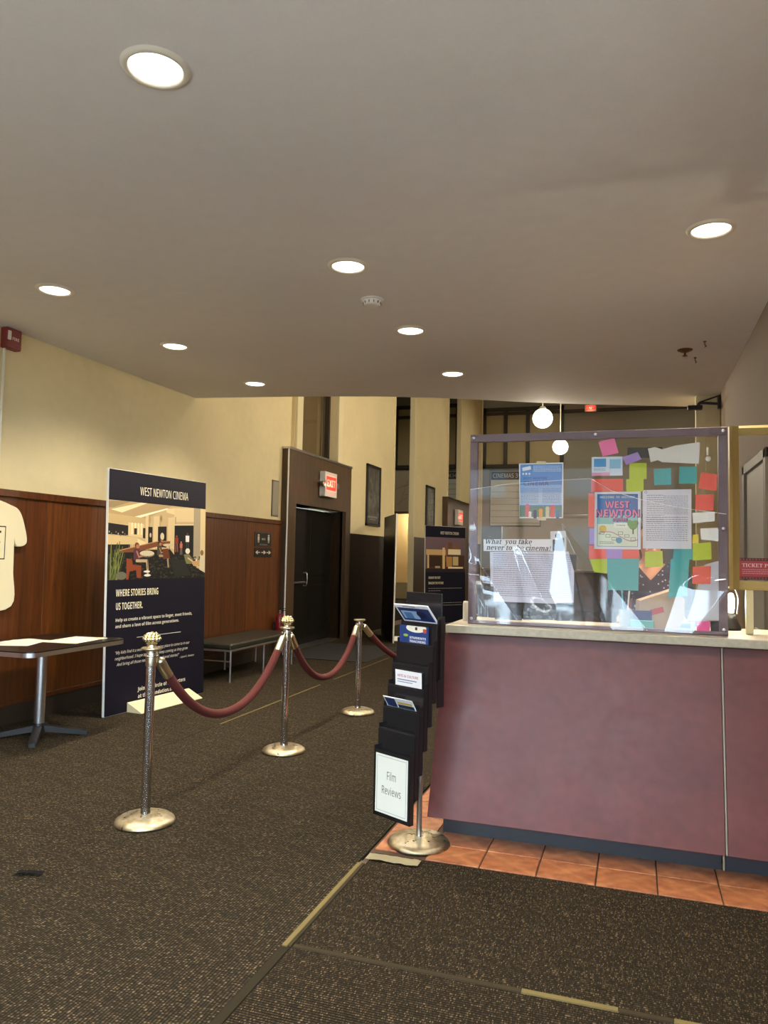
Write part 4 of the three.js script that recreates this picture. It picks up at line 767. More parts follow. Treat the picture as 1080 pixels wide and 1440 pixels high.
const stoneMap = data(256, 256, (u, v) => { const n = 1 + 0.1 * tn(u, v, 20, 50) + 0.08 * (rnd() - 0.5); return [176 * n, 168 * n, 148 * n]; }, { size: 0.5 });
tag(part('worktop', bx(-0.965, XR - 0.003, 1.045, 1.09, -4.62, -3.99, 0.006), phy('#ffffff', 0.35, { map: stoneMap })), 'pale grey worktop along the top of the red ticket counter', 'worktop');

// barrier: frame, acrylic sheet screwed to its front, loose clear film over the lower part
const PZ = -4.100;
{
  const t = grp('counter_barrier', 'purple brown framed clear barrier standing on the counter, covered with notes', 'barrier', [0, 1.09, -4.12]);
  const fm = std('#6e5c63', 0.5);
  const y0 = 0, y1 = 1.04, x0 = -0.867, x1 = 0.437, T = 0.042, za = -0.02, zb = 0.015;
  part('top_rail', bx(x0, x1, y1 - T, y1, za, zb, 0.003), fm, t);
  part('bottom_rail', bx(x0, x1, y0, y0 + 0.02, za, zb, 0.003), fm, t);
  part('side_rail', bx(x0, x0 + T, y0 + 0.02, y1 - T, za, zb, 0.003), fm, t);
  part('side_rail', bx(x1 - T, x1, y0 + 0.02, y1 - T, za, zb, 0.003), fm, t);
  part('pane', new THREE.PlaneGeometry(x1 - x0 - 0.004, y1 - 0.004).translate((x0 + x1) / 2, y1 / 2, 0.018), acrylic, t);
  for (const [x, y] of [[x0 + 0.02, y1 - 0.02], [x1 - 0.02, y1 - 0.02], [-0.2, y1 - 0.02], [x0 + 0.02, 0.03], [x1 - 0.02, 0.03], [x1 - 0.02, 0.53]]) part('screw', new THREE.SphereGeometry(0.009, 14, 8, 0, 6.3, 0, 1.57).rotateX(Math.PI / 2).scale(1, 1, 0.5).translate(x, y, 0.0185), chromeSoft, t);
  // film
  const top = Q.filmtop, nx = 260, ny = 140, pos = [], idx = [];
  const topAt = x => { for (let i = 0; i + 1 < top.length; i++) if (x <= top[i + 1][0]) { const k = (x - top[i][0]) / (top[i + 1][0] - top[i][0]); return top[i][1] + (top[i + 1][1] - top[i][1]) * Math.max(0, k); } return top[top.length - 1][1]; };
  // creases of the film: a facet between a left and a right edge (top x, bottom x), leaning back by a slope, easing out beside it
  const creases = [
    { y0: 1.55, y1: 1.08, l: [-0.33, -0.11], r: [-0.29, 0.08], k: 0.17, side: -1 },
    { y0: 1.64, y1: 1.36, l: [-0.90, -0.80], r: [-0.83, -0.72], k: 0.20, side: -1 },
    { y0: 1.36, y1: 1.08, l: [-0.86, -0.70], r: [-0.76, -0.56], k: 0.21, side: -1 },
    { y0: 1.47, y1: 1.25, l: [-0.56, -0.46], r: [-0.535, -0.42], k: 0.20, side: -1 },
    { y0: 1.31, y1: 1.08, l: [0.20, 0.13], r: [0.42, 0.26], k: 0.24, side: 1 }];
  const hgt = (x, y) => {
    let h = 0.0006 * noise.noise(x * 3, y * 3, 2.5);
    for (const c of creases) {
      const s = (c.y0 - y) / (c.y0 - c.y1), e = Math.max(0, Math.abs(s - 0.5) - 0.5), q = Math.max(-0.2, Math.min(1.2, s));
      const xl = c.l[0] + (c.l[1] - c.l[0]) * q, xr = c.r[0] + (c.r[1] - c.r[0]) * q, w = Math.max(0.012, xr - xl), a = c.k * w * 0.8;
      const t = c.side < 0 ? (xr - x) / w : (x - xl) / w;      // 0 at the low edge, 1 at the crest
      const f = t <= 0 ? 0 : t < 1 ? t : Math.max(0, 1 - (t - 1) / 2.4) ** 2 * (1 + 2 * (t - 1) / 2.4);
      h += a * f * Math.exp(-e * e * 20);
    }
    return h;
  };
  for (let j = 0; j <= ny; j++) for (let i = 0; i <= nx; i++) { const x = -0.86 + 1.288 * i / nx, yt = topAt(x), y = 1.1 + (yt - 1.1) * j / ny; pos.push(x, y - 1.09, 0.036 + hgt(x, y)); }
  for (let j = 0; j < ny; j++) for (let i = 0; i < nx; i++) { const a = j * (nx + 1) + i; idx.push(a, a + 1, a + nx + 1, a + 1, a + nx + 2, a + nx + 1); }
  const g = new THREE.BufferGeometry(); g.setAttribute('position', new THREE.Float32BufferAttribute(pos, 3)); g.setIndex(idx); g.computeVertexNormals();
  const f = part('clear_film', g, vinyl, t); f.userData.label = 'loose wrinkled clear plastic film';
  const e = []; for (let i = 0; i <= 80; i++) { const x = -0.86 + 1.288 * i / 80, y = topAt(x); e.push([x, y - 1.09, 0.0365 + hgt(x, y)]); }
  part('film_edge', tube(e, 0.0014, 160, 6), phy('#f4f4f0', 0.15), f);
}
// papers behind the clear sheet
const tints = { pink: '#f07fb0', lime: '#b9c944', teal: '#52a9ab', coral: '#e8695c', purple: '#a98fd0' };
function note(key, name, label, category, mat, layer = 0, group) {
  const m = part(name, sheet(Q[key], -4.1125 - layer * 0.0016, 0.0006), mat); return tag(m, label, category, group);
}
const nm = {}; for (const k in tints) nm[k] = std(tints[k], 0.8);
note('pink', 'sticky_note', 'tilted pink sticky note highest on the barrier', 'sticky note', nm.pink);
note('purple', 'sticky_note', 'tilted purple sticky note right of the folded blue leaflet', 'sticky note', nm.purple);
note('lime1', 'sticky_note', 'upper lime sticky note beside the folded leaflet', 'sticky note', nm.lime, 1);
note('lime2', 'sticky_note', 'lime sticky note just above the town map', 'sticky note', nm.lime, 0);
note('teal1', 'sticky_note', 'left of the two teal sticky notes above the typed list', 'sticky note', nm.teal);
note('teal2', 'sticky_note', 'right of the two teal sticky notes above the typed list', 'sticky note', nm.teal);
note('coral1', 'sticky_note', 'tilted coral sticky note near the right side rail', 'sticky note', nm.coral);
note('coral2', 'sticky_note', 'coral sticky note right of the typed list, below the tilted one', 'sticky note', nm.coral);
note('lime3', 'sticky_note', 'lime sticky note right of the lower end of the typed list', 'sticky note', nm.lime);
note('cor3', 'sticky_note', 'wide coral note directly under the folded leaflet', 'sticky note', nm.coral);
note('cor4', 'sticky_note', 'narrow coral note showing at the left edge of the town map', 'sticky note', nm.coral, 2);
note('lil', 'sticky_note', 'narrow purple note at the lower left edge of the town map', 'sticky note', nm.purple, 2);
note('cor5', 'sticky_note', 'coral note below the left corner of the town map', 'sticky note', nm.coral, 2);
note('pur2', 'sticky_note', 'purple note between two coral notes below the town map', 'sticky note', nm.purple, 2);
note('cor6', 'sticky_note', 'coral note below the right corner of the town map', 'sticky note', nm.coral, 2);
note('lime4', 'sticky_note', 'lime note lowest at the left below the town map', 'sticky note', nm.lime, 3);
note('teal3', 'sticky_note', 'large teal sheet below the purple note under the town map', 'paper', nm.teal, 4);
note('lime5', 'sticky_note', 'lime sticky note in front of the person behind the counter', 'sticky note', nm.lime);
note('teal4', 'sticky_note', 'small teal note directly below the typed list', 'sticky note', nm.teal, 1);
note('teal5', 'sticky_note', 'tall teal strip hanging right of the person behind the counter', 'paper', nm.teal, 2);
note('coral7', 'sticky_note', 'coral sticky note in front of the large pale sheet at lower right', 'sticky note', nm.coral, 0);
note('pink2', 'sticky_note', 'small hot pink note at the lower right corner of the barrier', 'sticky note', std('#e85c9c', 0.8), 0);
note('yel', 'sticky_note', 'small yellow tab at the right of the typed list', 'sticky note', std('#e6cf4c', 0.7), 2);
note('white1', 'paper_slip', 'small white slip under the coral notes at the right rail', 'paper', paperW);
note('white2', 'paper_slip', 'white torn slip above the lime note at the right rail', 'paper', paperW, 1);
note('black', 'black_card', 'black card strip behind the torn white paper', 'card', black, 3);
note('torn', 'torn_paper', 'torn white paper taped at the top right of the barrier', 'paper', std('#dcdad4', 0.8), 1);
note('bigsheet', 'paper_sheet', 'large pale sheet at the lower right of the barrier', 'paper', std('#c4c4cc', 0.8), 3);
note('dark2', 'dark_card', 'dark patterned card at the lower right corner of the barrier', 'card', std('#2c2a38', 0.6), 1);
const cm = (w, h, f) => std('#ffffff', 0.6, { map: canvas(w, h, f) });
const lines = (x, w, h, y0, dy, col, a, b) => { x.fillStyle = col; for (let y = y0; y < h - dy; y += dy) for (let q = a; q < w - b;) { const l = 6 + ((q * 7 + y * 13) % 17); x.fillRect(q, y, Math.min(l, w - b - q), dy * 0.36); q += l + 4; } };
note('blue2', 'paper_slip', 'blue and white leaflet beside the hot pink note', 'leaflet', cm(128, 128, (x, w, h) => { x.fillStyle = '#b8c8e0'; x.fillRect(0, 0, w, h); x.fillStyle = '#5a78b8'; x.fillRect(20, 20, 80, 40); lines(x, w, h, 70, 12, '#6a7a98', 12, 12); }), 2);
note('broch', 'folded_leaflet', 'folded blue and white leaflet at the top middle of the barrier', 'leaflet', cm(256, 160, (x, w, h) => { x.fillStyle = '#cfdcea'; x.fillRect(0, 0, w, h); x.fillStyle = '#4f93c8'; x.fillRect(20, 14, 100, 70); x.fillStyle = '#8fc0dc'; x.fillRect(150, 20, 90, 80); x.fillStyle = '#d89ab8'; x.fillRect(0, 132, 150, 28); x.strokeStyle = '#8090a0'; x.beginPath(); x.moveTo(152, 0); x.lineTo(152, h); x.stroke(); lines(x, w, 124, 96, 9, '#6f90b0', 20, 140); }), 0);
note('flyer', 'blue_flyer', 'blue flyer with white border taped at the left of the barrier', 'flyer', cm(400, 500, (x, w, h) => {
  x.fillStyle = '#e8eaf0'; x.fillRect(0, 0, w, h); x.fillStyle = '#5d92d2'; x.fillRect(12, 12, w - 24, h - 24); x.fillStyle = '#8db4e0'; x.fillRect(12, 200, w - 24, 160); x.fillStyle = '#b8cfe6'; x.fillRect(12, 270, w - 24, 110);
  x.fillStyle = '#e6eef8'; x.save(); x.translate(70, 50); x.rotate(-0.2); x.fillRect(-40, -16, 80, 32); x.restore(); for (let i = 0; i < 3; i++) { x.beginPath(); x.arc(40 + i * 28, 98, 10, 0, 7); x.fill(); }
  lines(x, w, 90, 26, 12, '#cfe0f2', 130, 20); x.fillStyle = '#2f5fa6'; x.font = 'bold 30px sans-serif'; x.fillText('WEST NEWTON', 40, 150); x.font = 'bold 58px sans-serif'; x.fillText('CINEMA', 40, 204); lines(x, w, 380, 232, 14, '#5d7ba8', 24, 220); lines(x, w, 380, 232, 14, '#5d7ba8', 215, 24);
  const fig = (c, a, b, s) => { x.fillStyle = c; x.beginPath(); x.arc(a, b, 20 * s, 0, 7); x.fill(); x.fillRect(a - 18 * s, b + 10, 36 * s, 80 * s); }; x.fillStyle = '#6a8a7a'; x.fillRect(12, 390, w - 24, 98); fig('#e0687a', 80, 390, 1); fig('#f4e6e6', 105, 450, 0.7); fig('#e8a848', 200, 430, 0.9); fig('#d8d0a0', 260, 410, 0.9); fig('#e05a5a', 305, 400, 1); fig('#5a7ab0', 350, 440, 0.8); fig('#384a6a', 150, 440, 0.8);
}), 0);
for (const [k, l] of [['tape1', 'strip of tape at the top of the blue flyer'], ['tape2', 'strip of tape at the bottom of the blue flyer']]) tag(part('tape_strip', sheet(Q[k], -4.1110, 0.0004), std('#cfc8a8', 0.4)), l, 'tape');
note('map', 'town_map', 'illustrated town map with pink lettering and white border on the barrier', 'poster', cm(420, 530, (x, w, h) => {
  x.fillStyle = '#d4dce6'; x.fillRect(0, 0, w, h); x.fillStyle = '#2f6fb4'; x.fillRect(30, 26, w - 60, 300); x.fillStyle = '#8fc4c0'; x.fillRect(30, 220, w - 60, 284); x.fillStyle = '#d6e0cc'; x.fillRect(30, 300, w - 60, 204);
  x.fillStyle = '#bcd8d0'; x.font = 'bold 27px sans-serif'; x.textAlign = 'center'; x.fillText('WELCOME  TO  HISTORIC', w / 2, 62);
  const tx = (s, a, b, f) => { x.font = f; x.lineWidth = 8; x.strokeStyle = '#243a8a'; x.strokeText(s, a + 5, b + 3); x.fillStyle = '#f07f9a'; x.fillText(s, a, b); }; tx('WEST', w / 2, 152, 'bold 86px sans-serif'); tx('NEWTON', w / 2, 232, 'bold 92px sans-serif'); tx('SQUARE', w * 0.55, 270, 'bold 34px sans-serif');
  x.fillStyle = '#6f9a58'; for (const [a, b, r] of [[350, 310, 40], [320, 290, 28], [372, 290, 26]]) { x.beginPath(); x.arc(a, b, r, 0, 7); x.fill(); } x.fillStyle = '#6a5a44'; x.fillRect(344, 340, 12, 50); x.fillStyle = '#e8eee0'; x.fillRect(180, 288, 120, 44); x.fillStyle = '#3a5a4a'; x.font = '24px sans-serif'; x.fillText('Cinema', 240, 318); x.fillStyle = '#d8b84a'; x.beginPath(); x.arc(80, 345, 34, 0, 7); x.fill();
  x.strokeStyle = '#4a3a4a'; x.lineWidth = 7; x.beginPath(); x.moveTo(40, 390); x.bezierCurveTo(160, 340, 200, 400, 250, 420); x.bezierCurveTo(300, 450, 340, 470, 390, 440); x.stroke(); x.strokeStyle = '#e09aa8'; x.lineWidth = 4; x.stroke(); x.fillStyle = '#4f9ab8'; x.beginPath(); x.arc(225, 448, 28, 0, 7); x.fill(); x.strokeStyle = '#2c3a4a'; x.lineWidth = 3; for (let i = 0; i < 6; i++) x.strokeRect(50 + i * 56, 370 + (i % 3) * 26, 40, 24); lines(x, 190, 496, 460, 9, '#5a6a7a', 50, 10); x.strokeStyle = '#24344a'; x.strokeRect(30, 26, w - 60, h - 52);
}), 1);
note('sheet', 'typed_list', 'white typed list sheet right of the town map', 'paper', cm(340, 430, (x, w, h) => { x.fillStyle = '#d6d5de'; x.fillRect(0, 0, w, h); lines(x, w, 250, 40, 16, '#9a9aa8', 30, 190); lines(x, w, 190, 46, 10, '#8f8fa0', 150, 24); lines(x, w, h - 40, 200, 15, '#8a8a9a', 26, 26); x.strokeStyle = '#7a7a8a'; x.lineWidth = 3; x.beginPath(); x.arc(24, 20, 8, 0, 7); x.stroke(); }), 1);
note('strip', 'handwritten_strip', 'long white strip with handwritten words at the lower left of the barrier', 'paper', cm(720, 104, (x, w, h) => { x.fillStyle = '#dcdde0'; x.fillRect(0, 0, w, h); x.fillStyle = '#26242c'; x.font = 'italic bold 54px serif'; x.fillText('What', 10, 46); x.fillText('you take', 190, 44); x.fillText('never to the cinema!', 24, 94); }), 1);
note('lined', 'typed_letter', 'large pale typed letter filling the lower left of the barrier', 'paper', cm(580, 370, (x, w, h) => { x.fillStyle = '#c9c8d6'; x.fillRect(0, 0, w, h); lines(x, w, h - 30, 22, 15, '#86859a', 26, 22); }), 2);
note('fig', 'photo_card', 'small pale photo card with a dark figure beside the handwritten strip', 'card', cm(128, 160, (x, w, h) => { x.fillStyle = '#d2d4d8'; x.fillRect(0, 0, w, h); x.fillStyle = '#2f3f52'; x.beginPath(); x.arc(60, 40, 22, 0, 7); x.fill(); x.fillRect(20, 70, 90, 90); x.fillRect(70, 56, 40, 24); }), 0);
const pic = s => cm(160, 90, (x, w, h) => { seed = s; x.fillStyle = '#3a4048'; x.fillRect(0, 0, w, h); for (let i = 0; i < 26; i++) { const k = Math.floor(rr(40, 150)); x.fillStyle = `rgb(${k},${k + 8},${k + 14})`; x.beginPath(); x.ellipse(rr(0, w), rr(0, h), rr(4, 16), rr(4, 20), 0, 0, 7); x.fill(); } });
note('pic1', 'photo_print', 'small dark group photo under the typed letter, in the middle', 'photo', pic(3), 0);
note('pic2', 'photo_print', 'small dark photo under the left part of the typed letter', 'photo', pic(8), 0);
note('pic3', 'photo_print', 'small dark photo under the right corner of the typed letter', 'photo', pic(14), 0);
note('pic4', 'photo_print', 'small dark photo at the lower left corner of the barrier', 'photo', pic(23), 0);

// things on the worktop behind the barrier
{
  const t = grp('pen_cup', 'clear cup of pens standing on the worktop behind the barrier', 'cup', [-0.045, 1.09, -4.3]);
  part('cup', lathe([[0.0001, 0], [0.036, 0], [0.04, 0.1], [0.038, 0.1], [0.034, 0.004], [0.0001, 0.004]], 28), phy('#dfe4e4', 0.2, { transmission: 0.7, thickness: 0 }), t);
  for (const [a, b, c, h] of [[0.01, 0.05, '#e8e8e8', 0.2], [-0.015, -0.03, '#5fb4c8', 0.21], [0.0, 0.01, '#22304a', 0.17], [0.018, -0.02, '#a03030', 0.16]]) part('pen', bar([a * 0.3, 0.006, b * 0.2], [a * 1.6, h, b * 0.5], 0.0045, 8), std(c, 0.4), t);
}
{
  const t = grp('paper_bag', 'tan paper bag with a red mark on the worktop behind the barrier', 'bag', [0.135, 1.09, -4.34], 0.2);
  part('bag', panelShape([[-0.13, 0], [0.1, 0], [0.105, 0.16], [0.06, 0.215], [-0.12, 0.15]], -0.05, 0.1), std('#b79f86', 0.8), t);
  part('mark', bx(-0.04, 0.03, 0.09, 0.12, 0.0525, 0.0535).rotateZ(0.3), std('#b0353a', 0.7), t);
}
{
  const t = grp('card_holder', 'small teal and navy card holder on the worktop behind the barrier', 'card holder', [0.035, 1.09, -4.24]);
  part('tray', bx(-0.06, 0.06, 0, 0.05, -0.03, 0.02, 0.004), std('#4f9a98', 0.5), t); part('cards', bx(-0.04, 0.05, 0.02, 0.1, -0.02, -0.005), std('#2c3468', 0.6), t);
}
tag(part('small_bottle', lathe([[0.0001, 0], [0.016, 0], [0.018, 0.004], [0.018, 0.1], [0.014, 0.112], [0.0001, 0.112]], 24).translate(-0.915, 1.09, -4.28), std('#d8d2c0', 0.7)), 'small white bottle at the left end of the worktop beside the barrier', 'bottle');
tag(part('hanging_tag', [bar([0.345, 2.03, -4.114], [0.347, 1.99, -4.114], 0.005, 8), new THREE.SphereGeometry(0.014, 16, 12).scale(1, 1, 0.4).translate(0.349, 1.972, -4.114)], std('#d8d6cc', 0.4)), 'small white hanging tag at the top right inside the barrier', 'tag');
{ // lamp at the right
  const t = grp('lantern_lamp', 'small glowing lantern lamp on the worktop below the gold framed window', 'lamp', [0.492, 1.09, -4.5]);
  part('base', lathe([[0.0001, 0], [0.05, 0], [0.052, 0.012], [0.03, 0.06], [0.026, 0.085], [0.0001, 0.085]]), black, t);
  part('bulb', lathe([[0.0001, 0.09], [0.014, 0.092], [0.019, 0.12], [0.019, 0.17], [0.012, 0.195], [0.0001, 0.2]], 20), glow(new THREE.Color(1, 0.86, 0.6), 6), t);
  part('wire_loop', tube([[-0.03, 0.085, 0], [-0.036, 0.17, 0], [-0.02, 0.22, 0], [0, 0.235, 0], [0.02, 0.22, 0], [0.036, 0.17, 0], [0.03, 0.085, 0]], 0.004, 40, 8), chromeSoft, t);
  const l = new THREE.PointLight(warm, 0.8, 0, 2); l.position.set(0, 0.145, 0); l.castShadow = true; t.add(l);
}
{ // gold framed ticket window
  const t = grp('ticket_window', 'gold framed glass panel standing right of the barrier on the counter', 'window', [0, 1.09, -4.3]);
  const gm = phy('#a8945c', 0.45, { metalness: 0.2 });
  const x0 = 0.463, x1 = 0.855, y0 = 0.224, y1 = 1.07, T = 0.047;
  const rail = (L) => { const s = new THREE.Shape([[0, 0], [T, 0], [T, 0.018], [T * 0.72, 0.026], [T * 0.3, 0.04], [0, 0.032]].map(p => new THREE.Vector2(...p))); return new THREE.ExtrudeGeometry(s, { depth: L, bevelEnabled: false }); };
  // profile x = from outer edge inwards, y = depth to the front
  const mk = (L, f) => { const g = rail(L); f(g); g.computeVertexNormals(); return g; };
  part('frame_rail', mk(y1 - y0, g => g.applyMatrix4(new THREE.Matrix4().makeBasis(new THREE.Vector3(1, 0, 0), new THREE.Vector3(0, 0, 1), new THREE.Vector3(0, 1, 0)).setPosition(x0, y0, 0))), gm, t);
  part('frame_rail', mk(y1 - y0, g => g.applyMatrix4(new THREE.Matrix4().makeBasis(new THREE.Vector3(-1, 0, 0), new THREE.Vector3(0, 0, 1), new THREE.Vector3(0, 1, 0)).setPosition(x1, y0, 0))), gm, t);
  part('frame_rail', mk(x1 - x0 - 2 * T + 0.004, g => g.applyMatrix4(new THREE.Matrix4().makeBasis(new THREE.Vector3(0, -1, 0), new THREE.Vector3(0, 0, 1), new THREE.Vector3(1, 0, 0)).setPosition(x0 + T - 0.002, y1, 0))), gm, t);
  part('frame_rail', mk(x1 - x0 - 2 * T + 0.004, g => g.applyMatrix4(new THREE.Matrix4().makeBasis(new THREE.Vector3(0, 1, 0), new THREE.Vector3(0, 0, 1), new THREE.Vector3(1, 0, 0)).setPosition(x0 + T - 0.002, y0, 0))), gm, t);
  part('pane', new THREE.PlaneGeometry(x1 - x0 - 2 * T, y1 - y0 - 2 * T).translate((x0 + x1) / 2, (y0 + y1) / 2, 0.01), glassMat, t);
  for (const x of [0.555, 0.81]) part('post', bx(x - 0.018, x + 0.018, 0, y0, 0.002, 0.028, 0.003), std('#d8c796', 0.5), t);
}
tag(part('ticket_sign', uv01(bx(0.512, 0.80, 1.367, 1.478, -4.312, -4.308)), std('#ffffff', 0.6, { map: canvas(512, 200, (x, w, h) => { x.fillStyle = '#a02a34'; x.fillRect(0, 0, w, h); x.fillStyle = '#1c1416'; x.fillRect(0, 0, w, 26); x.fillRect(0, h - 26, w, 26); x.fillStyle = '#a02a34'; for (let i = 0; i < 20; i++) { x.fillRect(i * 26 + 4, 6, 14, 14); x.fillRect(i * 26 + 4, h - 20, 14, 14); } x.fillStyle = '#e8c8c8'; x.font = 'bold 46px serif'; x.fillText('TICKET PRICES', 22, 84); lines(x, 340, 160, 104, 18, '#d89aa0', 24, 20); }) })), 'red film strip ticket sign at the bottom of the gold framed window', 'sign');
{ // grey door on the right wall seen through the window
  const d = sgroup('door_2', 'grey door in the right wall seen through the gold framed window');
  part('leaf', bx(XR - 0.03, XR - 0.002, 0, 2.15, -6.55, -5.6, 0.004), std('#8b8a80', 0.6), d);
  part('frame', [bx(XR - 0.05, XR, 0, 2.22, -5.6, -5.5, 0.004), bx(XR - 0.05, XR, 0, 2.22, -6.65, -6.55, 0.004), bx(XR - 0.05, XR, 2.15, 2.22, -6.65, -5.5, 0.004)], std('#5f5a4e', 0.6), d);
  part('handle', bar([XR - 0.07, 1.0, -5.7], [XR - 0.07, 1.0, -5.82], 0.01), chromeSoft, d);
}

// ---------------------------------------------------------------- person behind the counter
function field(bones, lo, cell, n, k, cut) {
  const mc = new MarchingCubes(n, new THREE.MeshBasicMaterial(), false, false, 400000); mc.isolation = 0;
  const half = n / 2, s = half * cell, c = [lo[0] + s, lo[1] + s, lo[2] + s];
  for (let z = 0; z < n; z++) for (let y = 0; y < n; y++) for (let x = 0; x < n; x++) {
    const p = [c[0] + (x - half) * cell, c[1] + (y - half) * cell, c[2] + (z - half) * cell]; let d = 10;
    for (const [a, b, ra, rb, sx = 1, sz = 1] of bones) {
      const q = [(p[0] - a[0]) / sx, p[1] - a[1], (p[2] - a[2]) / sz], e = [(b[0] - a[0]) / sx, b[1] - a[1], (b[2] - a[2]) / sz], ee = e[0] ** 2 + e[1] ** 2 + e[2] ** 2;
      const t = ee ? Math.max(0, Math.min(1, (q[0] * e[0] + q[1] * e[1] + q[2] * e[2]) / ee)) : 0;
      const dd = Math.hypot(q[0] - e[0] * t, q[1] - e[1] * t, q[2] - e[2] * t) - (ra + (rb - ra) * t);
      const h = Math.max(k - Math.abs(d - dd), 0) / k; d = Math.min(d, dd) - h * h * k / 4;
    }
    if (cut) d = cut(p, d);
    mc.field[x + y * n + z * n * n] = -d;
  }
  mc.update();
  const g = new THREE.BufferGeometry(), cnt = mc.count;
  const P = mc.positionArray.slice(0, cnt * 3), N = mc.normalArray.slice(0, cnt * 3);
  for (let i = 0; i < cnt; i++) for (let a = 0; a < 3; a++) P[i * 3 + a] = c[a] + P[i * 3 + a] * s;
  g.setAttribute('position', new THREE.BufferAttribute(P, 3)); g.setAttribute('normal', new THREE.BufferAttribute(N, 3)); g.setAttribute('uv', new THREE.BufferAttribute(new Float32Array(cnt * 2), 2));
  return muv(g);
}
{
  const t = grp('person', 'person in a dark speckled v-neck top standing behind the counter barrier', 'person', [0.09, 0, -4.93]);
  const skin = phy('#b98468', 0.55), hairM = std('#33241c', 0.7), eyeM = std('#1d1512', 0.3);
  const arm = s => [[[0.17 * s, 1.36, -0.01], [0.235 * s, 1.10, -0.02], 0.048, 0.038], [[0.235 * s, 1.10, -0.02], [0.16 * s, 1.135, 0.22], 0.037, 0.027]];
  const legs = s => [[[0.085 * s, 0.86, 0], [0.09 * s, 0.46, 0.01], 0.082, 0.055], [[0.09 * s, 0.46, 0.01], [0.09 * s, 0.09, -0.01], 0.052, 0.038], [[0.09 * s, 0.05, -0.03], [0.095 * s, 0.04, 0.13], 0.04, 0.03]];
  const torso = [[[0, 1.33, -0.01], [0, 1.1, 0], 0.115, 0.11, 1.3, 0.85], [[0, 1.1, 0], [0, 0.9, 0], 0.115, 0.13, 1.2, 0.9], [[-0.13, 1.37, -0.01], [0.13, 1.37, -0.01], 0.055, 0.055], [[0, 1.36, -0.01], [0, 1.47, 0.01], 0.056, 0.05]];
  const body = field([...torso, ...arm(1), ...arm(-1), ...legs(1), ...legs(-1)], [-0.9, -0.08, -0.9], 0.0145, 124, 0.04);
  const head = field([[[0, 1.585, 0.0], [0, 1.6, -0.01], 0.082, 0.085, 0.88, 1.08], [[0, 1.53, 0.025], [0, 1.505, 0.045], 0.058, 0.036, 0.95, 1], [[0, 1.575, 0.088], [0, 1.548, 0.104], 0.009, 0.015], [[-0.072, 1.57, -0.005], [-0.076, 1.545, -0.002], 0.014, 0.01, 0.6, 1], [[0.072, 1.57, -0.005], [0.076, 1.545, -0.002], 0.014, 0.01, 0.6, 1], [[-0.02, 1.515, 0.085], [0.02, 1.515, 0.085], 0.009, 0.009], [[0, 1.42, 0.0], [0, 1.52, 0.01], 0.05, 0.05], [[-0.035, 1.603, 0.07], [0.035, 1.603, 0.07], 0.014, 0.014]], [-0.16, 1.4, -0.16], 0.0042, 76, 0.02, (p, d) => { for (const s of [-1, 1]) { const e = Math.hypot(p[0] - 0.031 * s, (p[1] - 1.585) * 1.3, p[2] - 0.093) - 0.012; d = Math.max(d, -e); } return d; });
  const hand = s => { const w = [0.16 * s, 1.125, 0.22], b = [[[0.16 * s, 1.13, 0.2], [0.158 * s, 1.122, 0.25], 0.025, 0.022], [[0.143 * s, 1.115, 0.29], [0.175 * s, 1.115, 0.288], 0.014, 0.014], [[0.158 * s, 1.12, 0.25], [0.158 * s, 1.116, 0.285], 0.024, 0.022, 1.2, 1]]; [[-0.022, 0.062, 0.0075], [-0.007, 0.072, 0.008], [0.009, 0.07, 0.008], [0.024, 0.056, 0.007]].forEach(([o, l, r]) => { const x = (0.159 + o) * s; b.push([[x, 1.117, 0.285], [x, 1.12, 0.285 + l * 0.55], r + 0.001, r], [[x, 1.12, 0.285 + l * 0.55], [x, 1.101, 0.285 + l], r, r - 0.001]); }); b.push([[0.135 * s, 1.117, 0.245], [0.112 * s, 1.112, 0.275], 0.011, 0.009], [[0.112 * s, 1.112, 0.275], [0.108 * s, 1.103, 0.305], 0.009, 0.0075]); return field(b, [s > 0 ? 0.06 : -0.26, 1.03, 0.17], 0.0034, 60, 0.008); };
  part('body', [body, head, hand(1), hand(-1)], skin, t);
  const spk = data(256, 256, (u, v, x, y) => { const a = Math.abs(Math.sin(((x >> 2) + 3) * 12.9898 + ((y >> 2) + 7) * 78.233) * 43758.5453) % 1; return a < 0.025 ? [150, 152, 170] : [24, 27, 46]; }, { size: 0.5 });
  const fat = (b, e) => b.map(([a, c, r, q, ...x]) => [a, c, r + e, q + e, ...x]);
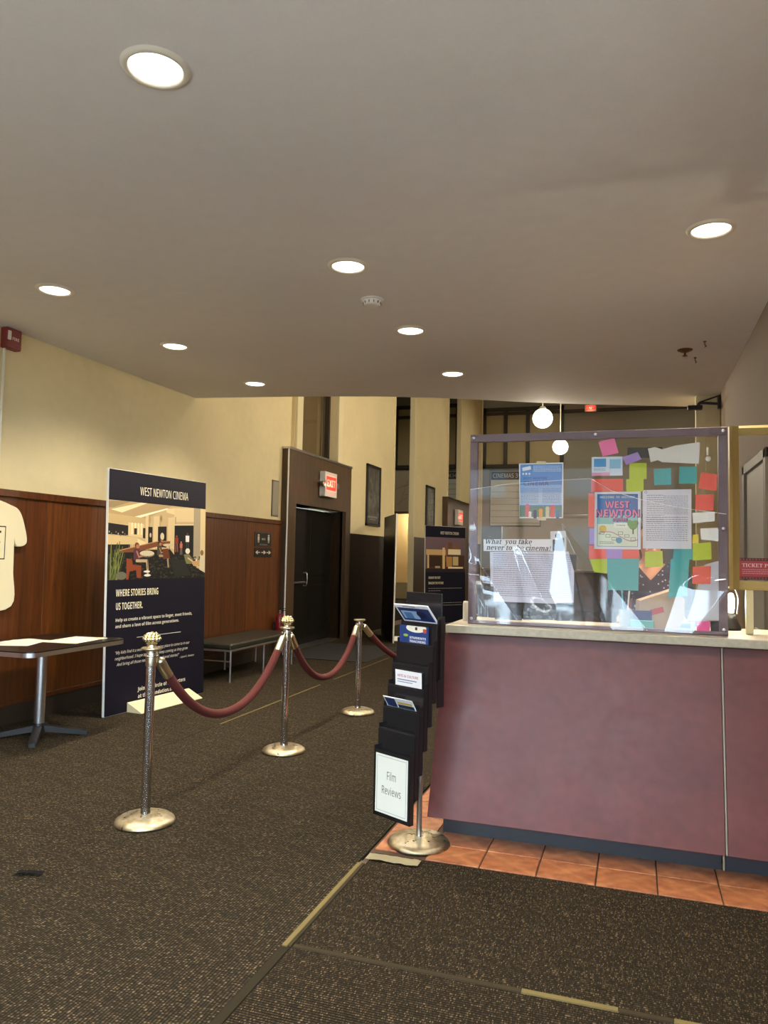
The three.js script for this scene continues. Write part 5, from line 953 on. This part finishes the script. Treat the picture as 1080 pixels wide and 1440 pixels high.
  const top = field(fat([...torso.slice(0, 3), ...arm(1), ...arm(-1)], 0.014), [-0.6, 0.72, -0.55], 0.0105, 100, 0.04, (p, d) => { if (p[1] < 0.86) d = Math.max(d, 0.86 - p[1]); const v = Math.abs(p[0]) - (p[1] - 1.335) * 0.85; if (p[2] > -0.02) { if (p[1] > 1.33) d = Math.max(d, Math.min(0.03, -v)); } else d = Math.max(d, 0.07 - Math.hypot(p[0], p[2] + 0.01) < 0 ? d : p[1] - 1.41); return d; });
  part('v_neck_top', top, std('#ffffff', 0.85, { map: spk }), t);
  part('trousers', field(fat([torso[1], ...legs(1).slice(0, 2), ...legs(-1).slice(0, 2)], 0.012), [-0.6, -0.05, -0.6], 0.0125, 96, 0.03, (p, d) => Math.max(d, p[1] - 0.93, 0.05 - p[1])), std('#23252c', 0.9), t);
  part('hair', field([[[0, 1.60, -0.015], [0, 1.615, -0.02], 0.095, 0.095, 0.9, 1.05], [[0, 1.56, -0.05], [0, 1.45, -0.06], 0.075, 0.05, 1.05, 0.8]], [-0.18, 1.36, -0.2], 0.006, 60, 0.03, (p, d) => Math.max(d, (p[2] > 0.035 - 0.0 ? 1 : -1) * 0.02 + (1.64 - p[1]) * (p[2] > 0.02 ? 1 : -0.1))), hairM, t);
  for (const s of [-1, 1]) { part('eye', new THREE.SphereGeometry(0.0105, 14, 10).translate(0.031 * s, 1.585, 0.0795), std('#e8e0d8', 0.3), t); part('iris', new THREE.SphereGeometry(0.0062, 12, 8).translate(0.031 * s, 1.584, 0.0852), eyeM, t); part('shoe', field([[[0.09 * s, 0.05, -0.04], [0.097 * s, 0.035, 0.15], 0.05, 0.036, 0.95, 1]], [s > 0 ? 0 : -0.26, -0.04, -0.12], 0.0072, 50, 0.01, (p, d) => Math.max(d, -p[1])), black, t); }
}

// ---------------------------------------------------------------- shadows on everything
scene.traverse(o => { if (o.isMesh) { o.castShadow = true; o.receiveShadow = true; } if (o.isLight) o.castShadow = true; });
renderer.render(scene, camera);
